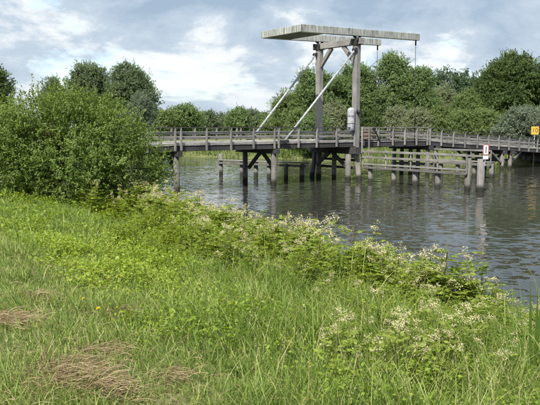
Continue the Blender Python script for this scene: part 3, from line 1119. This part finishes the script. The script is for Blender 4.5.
def spread(n, rmin, rmax, r, half=36):
    rad = r.uniform(rmin, rmax, n)
    th = np.radians(r.uniform(-half, half, n))
    return rad * np.sin(th), rad * np.cos(th)


STRAW_PX = [(66, 377, 0.20, 0.13), (104, 392, 0.16, 0.07), (88, 356, 0.10, 0.05), (40, 299, 0.11, 0.08), (8, 325, 0.16, 0.09), (124, 318, 0.11, 0.06), (172, 384, 0.10, 0.06), (112, 356, 0.10, 0.06)]
STRAW = [(on_ground(a, b), rx, ry) for a, b, rx, ry in STRAW_PX]


def straw_amount(x, y):
    s = np.zeros(np.shape(x))
    wob = 1 + 0.5 * fbm(x, y, 4.0, 21)
    for p, rx, ry in STRAW:
        s = np.maximum(s, np.exp(-(((x - p.x) / rx) ** 2 + ((y - p.y) / (ry * 1.8)) ** 2) * wob))
    return s


def build_grass():
    r = np.random.default_rng(31)
    # clumped placement: tufts of blades
    nt_ = 24500
    tx, ty = spread(nt_, 2.6, 22.5, r)
    d = near_d(tx, ty)
    ok = d > 0.15
    tx, ty, d = tx[ok], ty[ok], d[ok]
    dist = np.hypot(tx, ty)
    per = 13
    n = len(tx) * per
    ts = 0.035 + 0.012 * dist
    x = np.repeat(tx, per) + r.normal(size=n) * np.repeat(ts, per)
    y = np.repeat(ty, per) + r.normal(size=n) * np.repeat(ts, per)
    dd = near_d(x, y)
    st = straw_amount(x, y)
    pn = fbm(x, y, 0.8, 8)
    # mown sward far from the water, long grass nearer to it and to the right
    tall = np.clip((6.3 - dd + 0.8 * pn) / 2.2, 0, 1) * np.clip((x + 2.4) / 2.5, 0.25, 1)
    rank = (r.uniform(size=len(tx)) < 0.16) * np.clip(0.6 + fbm(tx, ty, 1.3, 55) * 1.6, 0, 1)
    tu_h = np.repeat(r.uniform(0.6, 1.35, len(tx)) * (1 + 1.1 * rank), per)
    h = (0.070 + 0.070 * np.clip(pn + .3, 0, 1) + tall * 0.26) * tu_h * r.uniform(0.5, 1.25, n)
    keep = (dd > 0.12) & (r.uniform(size=n) > st * 0.6)
    x, y, h, dd, pn, tall = x[keep], y[keep], h[keep], dd[keep], pn[keep], tall[keep]
    n = len(x)
    z = ground_z(x, y) - 0.01
    dist = np.hypot(x, y)
    w = (0.0027 + 0.00074 * dist) * r.uniform(0.6, 1.4, n)
    az = r.uniform(0, 2 * np.pi, n)
    wind = np.radians(200)
    az = np.where(r.uniform(size=n) < 0.45, wind + r.normal(0, 0.7, n), az)
    tt = np.repeat(r.normal(0, 0.13, len(tx)) - 0.22 * rank, per)[keep]
    tint = np.clip(0.50 + tt + r.normal(0, 0.15, n) + 0.16 * pn + 0.06 * fbm(x, y, 2.5, 4), 0, 1)
    dry = r.uniform(size=n) < (0.10 + 0.12 * np.clip(dd - 5.5, 0, 1))
    tint = np.where(dry, r.uniform(0.85, 1.0, n), tint)
    ps, lean, droop = np.stack([x, y, z], -1), r.uniform(0.15, 0.95, n), r.uniform(0.0, 0.35, n)
    nr_ = dist < 8.0
    V, Q, T, ti = blades(ps[nr_], h[nr_], w[nr_], az[nr_], lean[nr_], droop[nr_], tint[nr_], r)
    fr = ~nr_
    V2, Q2, T2, ti2 = blades(ps[fr], h[fr], w[fr], az[fr], lean[fr], droop[fr], tint[fr], r, True)
    V, ti = np.concatenate([V, V2]), np.concatenate([ti, ti2])
    o_ = len(V) - len(V2)
    tag(link('meadow_grass', np_mesh('meadow_grass', V, [np.concatenate([Q, Q2 + o_]), np.concatenate([T, T2 + o_])], GM['grass'], ti)), 'uneven green meadow grass covering the bank', kind='stuff')


def build_seed_stalks():
    r = np.random.default_rng(35)
    m = 3600
    x, y = spread(m, 3.2, 15, r)
    d = near_d(x, y)
    pn = fbm(x, y, 0.9, 71)
    ok = (d > 0.4) & (r.uniform(size=m) < np.clip((6.2 - d) / 2.0, 0, 1) * np.clip((x + 1.6) / 2.0, 0.05, 1) * np.clip(0.5 + 1.6 * pn, 0.1, 1))
    x, y = x[ok], y[ok]
    n = len(x)
    z = ground_z(x, y)
    h = r.uniform(0.28, 0.58, n)
    az = np.radians(20) + r.normal(0, 1.2, n)
    lean = r.uniform(0.05, 0.8, n)
    p = np.stack([x, y, z], -1)
    V, Q, T, ti = blades(p, h, 0.0022 + 0.0004 * np.hypot(x, y), az, lean, np.full(n, 0.08), r.uniform(0.45, 1.0, n), r)
    out = np.stack([np.cos(az), np.sin(az), np.zeros(n)], -1)
    tip = p + out * (lean * h)[:, None] + np.array([0, 0, 1.0]) * (h * 0.92)[:, None]
    k = 9                                      # loose panicle of small spikelets round each tip
    tp = np.repeat(tip, k, 0) - np.repeat(out * 0.10 * lean[:, None] + np.array([0, 0, 0.11]), k, 0) * r.uniform(0, 1, n * k)[:, None]
    tp += r.normal(0, 0.006, tp.shape)
    dv = unit(np.repeat(out, k, 0) * 0.4 + r.normal(size=tp.shape) * 0.5 + np.array([0, 0, 0.8]))
    V2, F2 = leaf_geo(tp, dv, unit(r.normal(size=tp.shape)), r.uniform(0.012, 0.028, n * k), r.uniform(0.004, 0.008, n * k), 0.05)
    t2 = np.repeat(r.uniform(0.3, 0.95, n * k), 4)
    o_ = len(V)
    me = np_mesh('seed_stalks', np.concatenate([V, V2]), [np.concatenate([Q, F2 + o_]), T], GM['straw_green'], np.concatenate([ti, t2]))
    tag(link('seeding_grass_stalks', me), 'pale seeding grass stalks standing in the long grass', kind='stuff')


def build_straw():
    r = np.random.default_rng(41)
    X, Y = [], []
    for p, rx, ry in STRAW:
        m = int((14000 if rx > 0.13 else 7000) * rx * ry * 4)
        X.append(r.normal(p.x, rx * 0.75, m))
        Y.append(r.normal(p.y, ry * 1.6, m))
    m = 11000                                      # loose dry stalks all over the mown part
    a, b = spread(m, 2.8, 15, r)
    q = (near_d(a, b) > 5.2 - 0.6 * (a > 0))
    X.append(a[q])
    Y.append(b[q])
    x, y = np.concatenate(X), np.concatenate(Y)
    n = len(x)
    az = r.uniform(0, 2 * np.pi, n)
    ln = r.uniform(0.04, 0.18, n)
    el = np.abs(r.normal(0.10, 0.16, n))
    st = straw_amount(x, y)
    z = ground_z(x, y) + r.uniform(0.005, 0.045, n) + 0.02 * st
    # arcs lying on the sward
    p = np.stack([x, y, z], -1)
    dirv = np.stack([np.cos(az) * np.cos(el), np.sin(az) * np.cos(el), np.sin(el)], -1)
    side = np.stack([-np.sin(az), np.cos(az), np.zeros(n)], -1)
    curl = r.normal(0, 0.2, n)
    w = r.uniform(0.0012, 0.0034, n) * (0.8 + 0.09 * np.hypot(x, y))
    V = np.zeros((n, 8, 3))
    upv = np.cross(side, dirv)
    wide = side * 0.6 + np.array([0, 0, 0.8])
    for k, t in enumerate((0, .34, .67, 1.0)):
        c = p + dirv * (ln * t)[:, None] + side * (curl * ln * t * t)[:, None] + np.array([0, 0, 1.0]) * (0.14 * ln * np.sin(t * 3.0))[:, None]
        V[:, 2 * k] = c - wide * (w / 2)[:, None]
        V[:, 2 * k + 1] = c + wide * (w / 2)[:, None]
    b = np.arange(n)[:, None] * 8
    Q = np.concatenate([b + np.array([[2 * k, 2 * k + 1, 2 * k + 3, 2 * k + 2]]) for k in range(3)])
    tint = np.repeat(np.clip(r.normal(0.40, 0.26, n), 0, 1), 8)
    tag(link('dry_grass', np_mesh('dry_grass', V.reshape(-1, 3), [Q], GM['straw'], tint)), 'patches of dry mown grass lying on the sward', kind='stuff')


def build_cover():
    """Leafy ground cover: small rosettes and creeping shoots on the slope towards the water."""
    r = np.random.default_rng(51)
    m = 17000
    x, y = spread(m, 4.0, 24, r)
    d = near_d(x, y)
    pn = fbm(x, y, 0.9, 15)
    p_ = np.clip((5.9 + 1.0 * pn - d) / 1.2, 0, 1) * np.where(x > 0.6, 0.62, 1.0) * np.where((x < -3.2) & (y > 12), 0.35, 1.0) * np.clip(0.85 + pn, 0.3, 1)
    ok = (d > 0.2) & (r.uniform(size=m) < p_)
    x, y, d, pn = x[ok], y[ok], d[ok], pn[ok]
    k = 27
    n = len(x) * k
    dist = np.repeat(np.hypot(x, y), k)
    sz = np.repeat(r.uniform(0.6, 1.3, len(x)), k)
    ph = np.repeat(0.08 + 0.30 * np.clip(1.3 * fbm(x, y, 1.7, 19) + 0.2, 0, 1) + 0.10 * np.clip(2.5 - d, 0, 2) * (x > -2.5), k) * sz
    bx = np.repeat(x, k) + r.normal(0, 0.10, n) * sz
    by = np.repeat(y, k) + r.normal(0, 0.10, n) * sz
    bz = ground_z(bx, by) + ph * r.uniform(0.15, 1.0, n)
    az = r.uniform(0, 2 * np.pi, n)
    el = r.normal(0.15, 0.45, n)
    dv = np.stack([np.cos(az) * np.cos(el), np.sin(az) * np.cos(el), np.sin(el)], -1)
    nr = r.normal(size=(n, 3)) * 0.45
    nr[:, 2] += 1
    ln = (0.022 + 0.0028 * dist) * r.uniform(0.6, 1.4, n)
    V, F = leaf_geo(np.stack([bx, by, bz], -1), dv, unit(nr), ln, ln * r.uniform(0.35, 0.7, n), 0.1)
    tint = np.clip(0.44 + np.repeat(r.normal(0, 0.17, len(x)) + 0.30 * fbm(x, y, 1.1, 23) + 0.25 * fbm(x, y, 0.35, 29), k) + r.normal(0, 0.13, n), 0, 1)
    tag(link('leafy_ground_cover', np_mesh('leafy_ground_cover', V, [F], GM['cover'], np.repeat(tint, 4))), 'low bright green leafy herbs on the slope', kind='stuff')


def build_reeds():
    r = np.random.default_rng(61)
    n = 16000
    seg = FAR[2:7]
    L_ = np.hypot(*np.diff(seg, axis=0).T)
    i = r.choice(len(L_), n, p=L_ / L_.sum())
    t = r.uniform(size=n)
    c = seg[i] + (seg[i + 1] - seg[i]) * t[:, None]
    dv = unit(seg[i + 1] - seg[i])
    off = np.abs(r.normal(0, 1.6, n)) + r.uniform(0, 4.5, n) * (r.uniform(size=n) < .5)
    nr = np.stack([dv[:, 1], -dv[:, 0]], -1)
    x, y = c[:, 0] + nr[:, 0] * off, c[:, 1] + nr[:, 1] * off
    bad = sdist(FAR, x, y) < 0
    x[bad], y[bad] = c[bad, 0] - nr[bad, 0] * off[bad], c[bad, 1] - nr[bad, 1] * off[bad]
    h = r.uniform(0.2, 0.9, n) * np.clip(0.75 + 1.1 * fbm(x, y, 0.5, 9), 0.25, 1.6)
    V, Q, T, ti = blades(np.stack([x, y, ground_z(x, y) - .05], -1), h, r.uniform(0.03, 0.08, n), r.uniform(0, 6.28, n), r.uniform(0.05, 0.5, n), r.uniform(0, .3, n),
                         np.clip(r.normal(0.12, 0.15, n) + 0.45 * fbm(x, y, 0.4, 2), 0, 1), r)
    tag(link('bank_reeds', np_mesh('bank_reeds', V, [Q, T], GM['dock'], np.clip(ti * 1.6, 0, 1))), 'reeds and long grass fringing the far bank', kind='stuff')


build_grass()
build_seed_stalks()
build_straw()
build_cover()
build_reeds()


# ------------------------------------------------------------------ flowering plants on the bank
def plant_variant(seed, slim=False):
    """Returns meshes (stems, foliage, [flower heads]) of one bushy flowering herb about 1 m tall."""
    r = np.random.default_rng(seed)
    ns = int(r.integers(4, 7)) if slim else int(r.integers(8, 13))
    paths, heads = [], []
    lp, ld, ll = [], [], []
    for s in range(ns):
        a = r.uniform(0, 6.28)
        sp = r.uniform(0.02, 0.30)
        h = r.uniform(0.62, 1.12)
        p0 = np.array([math.cos(a), math.sin(a), 0]) * r.uniform(0, .10)
        tip = np.array([math.cos(a) * sp, math.sin(a) * sp, h])
        mid = (p0 + tip) / 2 + r.normal(size=3) * 0.025
        paths.append(([p0 - np.array([0, 0, .15]), mid, tip], [0.005, 0.0045, 0.003]))
        if r.uniform() < (0.9 if slim else 0.62):
            heads.append(tip)
        for q in range(int(r.integers(3, 6)) if slim else int(r.integers(11, 16))):
            t = r.uniform(0.05, 0.93)
            c = (1 - t) ** 2 * p0 + 2 * t * (1 - t) * mid + t * t * tip
            az = r.uniform(0, 6.28)
            L = 0.20 * (1.15 - 0.7 * t)
            dv = np.array([math.cos(az), math.sin(az), r.uniform(0.0, .6)])
            dv /= np.linalg.norm(dv)
            sv = np.array([-math.sin(az), math.cos(az), 0])
            for e in (0.25, 0.5, 0.75):
                for g in (-1, 1):
                    lp.append(c + dv * L * e)
                    ld.append(dv * 0.55 + sv * g + np.array([0, 0, r.uniform(-.4, .2)]))
                    ll.append(r.uniform(0.06, 0.10) * (1.15 - .45 * t))
            lp.append(c + dv * L * 0.85)
            ld.append(dv)
            ll.append(r.uniform(0.06, 0.09))
    lp, ld, ll = np.array(lp), unit(np.array(ld)), np.array(ll)
    nr = r.normal(size=lp.shape) * 0.5
    nr[:, 2] += 1
    V, F = leaf_geo(lp, ld, unit(nr), ll, ll * 0.55, 0.08)
    fol = np_mesh('foliage', V, [F], GM['herb'], np.repeat(np.clip(r.normal(0.5, 0.18, len(lp)), 0, 1), 4))
    V, F = limb_geo(paths, 4)
    stem = np_mesh('stems', V, [F], GM['stem'], np.full(len(V), 0.35))
    hm = []
    for tip in heads:
        n = 110
        sub = r.normal(size=(6, 3)) * np.array([0.034, 0.034, 0.036])
        p = tip + np.repeat(sub, math.ceil(n / 6), 0)[:n] + r.normal(size=(n, 3)) * 0.015
        V, F = leaf_geo(p, unit(r.normal(size=(n, 3))), unit(r.normal(size=(n, 3)) + np.array([0, 0, .8])), r.uniform(0.009, 0.019, n), r.uniform(0.008, 0.015, n), 0.1)
        hm.append(np_mesh('flower_head', V, [F], GM['cream'], np.repeat(np.clip(r.normal(0.5, 0.25, n), 0, 1), 4)))
    return stem, fol, hm


VARS = [plant_variant(200 + i) for i in range(9)] + [plant_variant(300 + i, True) for i in range(6)]


def place_plant(x, y, sc, rz, v, label, group, flowers=1.0, rr=random):
    st, fo, hm = VARS[v]
    o = empty('meadowsweet', (x, y, float(ground_z(x, y))), label, 'plant', group)
    o.rotation_euler = (rr.uniform(-.08, .08), rr.uniform(-.08, .08), rz)
    o.scale = (sc * 1.3, sc * 1.3, sc)
    link('stems', st, o)
    tag(link('foliage', fo, o), kind='stuff')
    for h in hm:
        if rr.random() < flowers:
            tag(link('flower_head', h, o), kind='stuff')
    return o


def build_plants():
    rr = random.Random(12)
    # thick fringe along the water's edge
    pts = NEAR[5:13]
    seg = np.hypot(*np.diff(pts, axis=0).T)
    tot = seg.sum()
    for k in range(290):
        u = (k + rr.uniform(-.5, .5)) / 290 * tot
        u = min(max(u, 0.01), tot - .01)
        i = int(np.searchsorted(np.cumsum(seg), u))
        t = (u - (np.cumsum(seg)[i] - seg[i])) / seg[i]
        a = pts[i] + (pts[i + 1] - pts[i]) * t
        e = unit((pts[i + 1] - pts[i])[None])[0]
        inland = np.array([e[1], -e[0]])
        off = 0.30 + abs(rr.gauss(0, 1.0))
        p = a + inland * off
        if near_d(np.array([p[0]]), np.array([p[1]]))[0] < 0:
            p = a - inland * off
        if p[1] < 5.0:
            continue
        g = 'meadowsweet along the water edge'
        sc = rr.uniform(0.74, 1.22) * (1.0 if p[1] > 8.6 else 0.68) * (1.0 if off < 1.4 else 0.75)
        place_plant(p[0], p[1], sc, rr.uniform(0, 6.28), rr.randrange(9), 'bushy cream flowered herb in the fringe at the water edge', g, 0.8, rr)
    # scattered lower ones in the long grass on the right
    for k in range(75):
        x = rr.uniform(235, 545)
        y = rr.uniform(255, 402) if x > 330 else rr.uniform(232, 300)
        p = on_ground(x, y)
        if near_d(np.array([p.x]), np.array([p.y]))[0] < 0.4:
            continue
        place_plant(p.x, p.y, rr.uniform(0.42, 0.66), rr.uniform(0, 6.28), 9 + rr.randrange(6), 'low cream flowered herb scattered in the long grass', 'meadowsweet in the long grass', 0.55, rr)


build_plants()


def herb_mesh(seed):
    """One non-flowering leafy herb (stems and leaves in one mesh) for the dense growth."""
    r = np.random.default_rng(seed)
    lp, ld, ll, paths = [], [], [], []
    for s in range(int(r.integers(6, 10))):
        a, sp, h = r.uniform(0, 6.28), r.uniform(0.03, 0.34), r.uniform(0.55, 1.1)
        p0 = np.array([math.cos(a), math.sin(a), 0]) * r.uniform(0, .12)
        tip = np.array([math.cos(a) * sp, math.sin(a) * sp, h])
        paths.append(([p0 - np.array([0, 0, .12]), (p0 + tip) / 2 + r.normal(size=3) * .03, tip], [0.006, 0.005, 0.003]))
        for q in range(18):
            t = r.uniform(0.1, 1.0)
            c = p0 + (tip - p0) * t
            az = r.uniform(0, 6.28)
            for g in (0, math.pi):
                lp.append(c)
                ld.append((math.cos(az + g), math.sin(az + g), r.uniform(-0.35, 0.5)))
                ll.append(r.uniform(0.09, 0.17) * (1.25 - 0.75 * t))
    lp, ld, ll = np.array(lp), unit(np.array(ld)), np.array(ll)
    nr = r.normal(size=lp.shape) * 0.4
    nr[:, 2] += 1
    V, F = leaf_geo(lp, ld, unit(nr), ll, ll * r.uniform(0.28, 0.5, len(ll)), 0.10)
    V2, F2 = limb_geo(paths, 4)
    t = np.concatenate([np.repeat(np.clip(r.normal(0.5, 0.17, len(lp)), 0, 1), 4), np.full(len(V2), 0.45)])
    return np_mesh('herb', np.concatenate([V, V2]), [np.concatenate([F, F2 + len(V)])], GM['herb'], t)


def build_growth():
    r = np.random.default_rng(88)
    src = bpy.data.collections.new('herb_sources')
    for i in range(7):
        src.objects.link(bpy.data.objects.new('herb_source_%d' % i, herb_mesh(400 + i)))
    m = 6500
    x, y = spread(m, 5.0, 24, r, 34)
    d = near_d(x, y)
    pn = fbm(x, y, 0.8, 91)
    dens = np.clip((4.4 + 1.1 * pn - d) / 1.6, 0, 1) * np.where(x > 1.0, 0.5, 0.85) * np.clip(0.75 + 1.2 * pn, 0.15, 1)
    dens = np.where(d < 1.5, 0.75, dens) * np.where((x < -2.9) & (y > 11), 0.08, 1.0)      # mostly grass in front of the bush
    ok = (d > 0.15) & (r.uniform(size=m) < dens)
    x, y, d, pn = x[ok], y[ok], d[ok], pn[ok]
    n = len(x)
    sc = np.interp(d, [0, 1.0, 1.8, 3.5, 5], [0.95, 0.92, 0.66, 0.42, 0.30]) * r.uniform(0.6, 1.2, n) * (1 + 0.45 * fbm(x, y, 1.3, 93)) * np.where(y < 8.8, 0.68, 1.0)
    me = bpy.data.meshes.new('bank_growth')
    me.vertices.add(n)
    me.vertices.foreach_set('co', np.stack([x, y, ground_z(x, y)], -1).astype(np.float32).ravel())
    for nm, tp, dat, key in (('turn', 'FLOAT_VECTOR', np.stack([r.normal(0, .12, n), r.normal(0, .12, n), r.uniform(0, 6.28, n)], -1), 'vector'),
                             ('size', 'FLOAT_VECTOR', np.stack([sc * 1.15, sc * 1.15, sc], -1), 'vector'), ('pick', 'INT', r.integers(0, 7, n), 'value')):
        a = me.attributes.new(nm, tp, 'POINT')
        a.data.foreach_set(key, np.asarray(dat, dtype=np.int32 if tp == 'INT' else np.float32).ravel())
    o = link('bank_growth', me)
    ng = bpy.data.node_groups.new('scatter_herbs', 'GeometryNodeTree')
    ng.interface.new_socket('Geometry', in_out='INPUT', socket_type='NodeSocketGeometry')
    ng.interface.new_socket('Geometry', in_out='OUTPUT', socket_type='NodeSocketGeometry')
    N, L = ng.nodes.new, ng.links.new
    gi, go = N('NodeGroupInput'), N('NodeGroupOutput')
    ci = N('GeometryNodeCollectionInfo')
    ci.inputs['Collection'].default_value = src
    ci.inputs['Separate Children'].default_value = True
    ci.inputs['Reset Children'].default_value = True
    ip = N('GeometryNodeInstanceOnPoints')
    ip.inputs['Pick Instance'].default_value = True

    def attr(nm, tp):
        a = N('GeometryNodeInputNamedAttribute')
        a.data_type = tp
        a.inputs['Name'].default_value = nm
        return a.outputs['Attribute']
    L(gi.outputs[0], ip.inputs['Points'])
    L(ci.outputs[0], ip.inputs['Instance'])
    L(attr('pick', 'INT'), ip.inputs['Instance Index'])
    L(attr('turn', 'FLOAT_VECTOR'), ip.inputs['Rotation'])
    L(attr('size', 'FLOAT_VECTOR'), ip.inputs['Scale'])
    L(ip.outputs[0], go.inputs[0])
    md = o.modifiers.new('scatter', 'NODES')
    md.node_group = ng
    tag(o, 'dense belt of leafy green herbs on the slope above the water', kind='stuff')


build_growth()


def build_small_plants():
    r = np.random.default_rng(77)
    # sword-shaped iris leaves at the right edge
    p = on_ground(532, 396)
    ir = empty('iris_plant', p, 'upright dark green sword leaves at the right edge', 'plant')
    for k, (dx, h, ln, w) in enumerate(((-0.03, 1.10, -0.03, 0.030), (0.02, 0.92, 0.03, 0.028), (0.05, 0.72, 0.08, 0.026), (0.04, 1.02, -0.01, 0.028), (-0.02, 0.6, -.15, .024))):
        V, Q, T, ti = blades(np.array([[dx, 0.02 * k, -0.05]]), np.array([h]), np.array([w]), np.array([0.0]), np.array([ln]), np.array([0.0]), np.array([0.12]), r)
        V = V.reshape(-1, 7, 3)
        for a in range(3):                          # broad side towards the camera
            c = (V[:, 2 * a] + V[:, 2 * a + 1]) / 2
            ww = w * (0.9, 1.0, 0.7)[a] / 2
            V[:, 2 * a] = c - np.array([ww, 0.004, 0])
            V[:, 2 * a + 1] = c + np.array([ww, -0.004, 0])
        link('leaf', np_mesh('leaf', V.reshape(-1, 3), [Q, T], GM['dock'], ti * 0.3), ir)
    # dandelions
    for (x, y, s, lab) in ((84, 314, 0.020, 'small yellow flower in the mown grass, upper left of the larger one'), (99, 325, 0.028, 'largest yellow flower in the mown grass'),
                           (109, 291, 0.018, 'yellow flower beyond the dry grass, left of its twin'), (122, 289, 0.018, 'yellow flower beyond the dry grass, right of its twin'),
                           (238, 310, 0.018, 'yellow flower at the foot of the long grass')):
        g = on_ground(x, y)
        e = empty('yellow_flower', g, lab, 'flower', 'yellow flowers in the grass')
        V, F = limb_geo([([(0, 0, -.02), (0.01, 0, 0.07), (0.0, 0, 0.15)], [0.003, 0.0025, 0.002])], 5)
        link('stem', np_mesh('stem', V, [F], GM['stem'], np.full(len(V), 0.2)), e)
        n = 26
        az = np.linspace(0, 2 * np.pi * 3, n)
        el = np.repeat([0.25, 0.6, 1.0], [9, 9, 8])
        dv = np.stack([np.cos(az) * np.cos(el), np.sin(az) * np.cos(el), np.sin(el)], -1)
        V, F = leaf_geo(np.tile([0, 0, 0.15], (n, 1)), dv, np.tile([0, 0, 1.0], (n, 1)), np.full(n, s), np.full(n, s * .45), 0.05)
        link('petals', np_mesh('petals', V, [F], GM['yellow'], np.repeat(r.uniform(.2, .9, n), 4)), e)
    # broad-leaved docks
    for (x, y, s, lab) in ((185, 268, 0.20, 'broad leaved dark dock on the green slope'), (236, 378, 0.12, 'broad leaved plant among the grass, bottom centre'),
                           (66, 244, 0.26, 'dark leafy clump below the bush')):
        g = on_ground(x, y)
        e = empty('dock_plant', g, lab, 'plant', 'broad leaved docks in the grass')
        for k in range(13):
            a = r.uniform(0, 6.28)
            L = s * r.uniform(0.7, 1.25)
            wd = L * r.uniform(0.24, .36)
            V = []
            el = r.uniform(0.5, 1.25)
            for t, q in ((0, .12), (.2, .5), (.5, 1), (.8, .7), (1, .08)):
                rad = L * math.cos(el) * t
                zz = L * math.sin(el) * t - 0.45 * L * t * t
                for g_ in (-1, 0, 1):
                    V.append((math.cos(a) * rad - math.sin(a) * g_ * wd * q / 2, math.sin(a) * rad + math.cos(a) * g_ * wd * q / 2, zz + abs(g_) * 0.02 * q + .02))
            F = np.array([[3 * i + j, 3 * i + j + 1, 3 * i + j + 4, 3 * i + j + 3] for i in range(4) for j in range(2)])
            link('leaf', np_mesh('leaf', np.array(V), [F], GM['dock'], np.full(15, r.uniform(0.1, .8)), smooth=True), e)
    # pale dry stalk clumps
    for (x, y, h, n, lab) in ((468, 330, 0.95, 26, 'tall clump of pale dry stalks in front of the water'),
                              (44, 368, 0.30, 6, 'thin dry stalks by the dry grass patch')):
        g = on_ground(x, y)
        e = empty('dry_stalks', g, lab, 'plant', 'clumps of dry stalks')
        for k in range(n):
            px, py = r.normal(0, 0.13 * h / .9, 2)
            hh = h * r.uniform(0.6, 1.1)
            lx, ly = r.normal(0.10, 0.16, 2) * hh
            V, F = limb_geo([([(px, py, -.05), (px + lx * .35, py + ly * .35, hh * .55), (px + lx, py + ly, hh)], [0.0035, 0.003, 0.0016])], 4)
            link('stalk', np_mesh('stalk', V, [F], GM['straw'], np.full(len(V), r.uniform(.5, .95))), e)


build_small_plants()
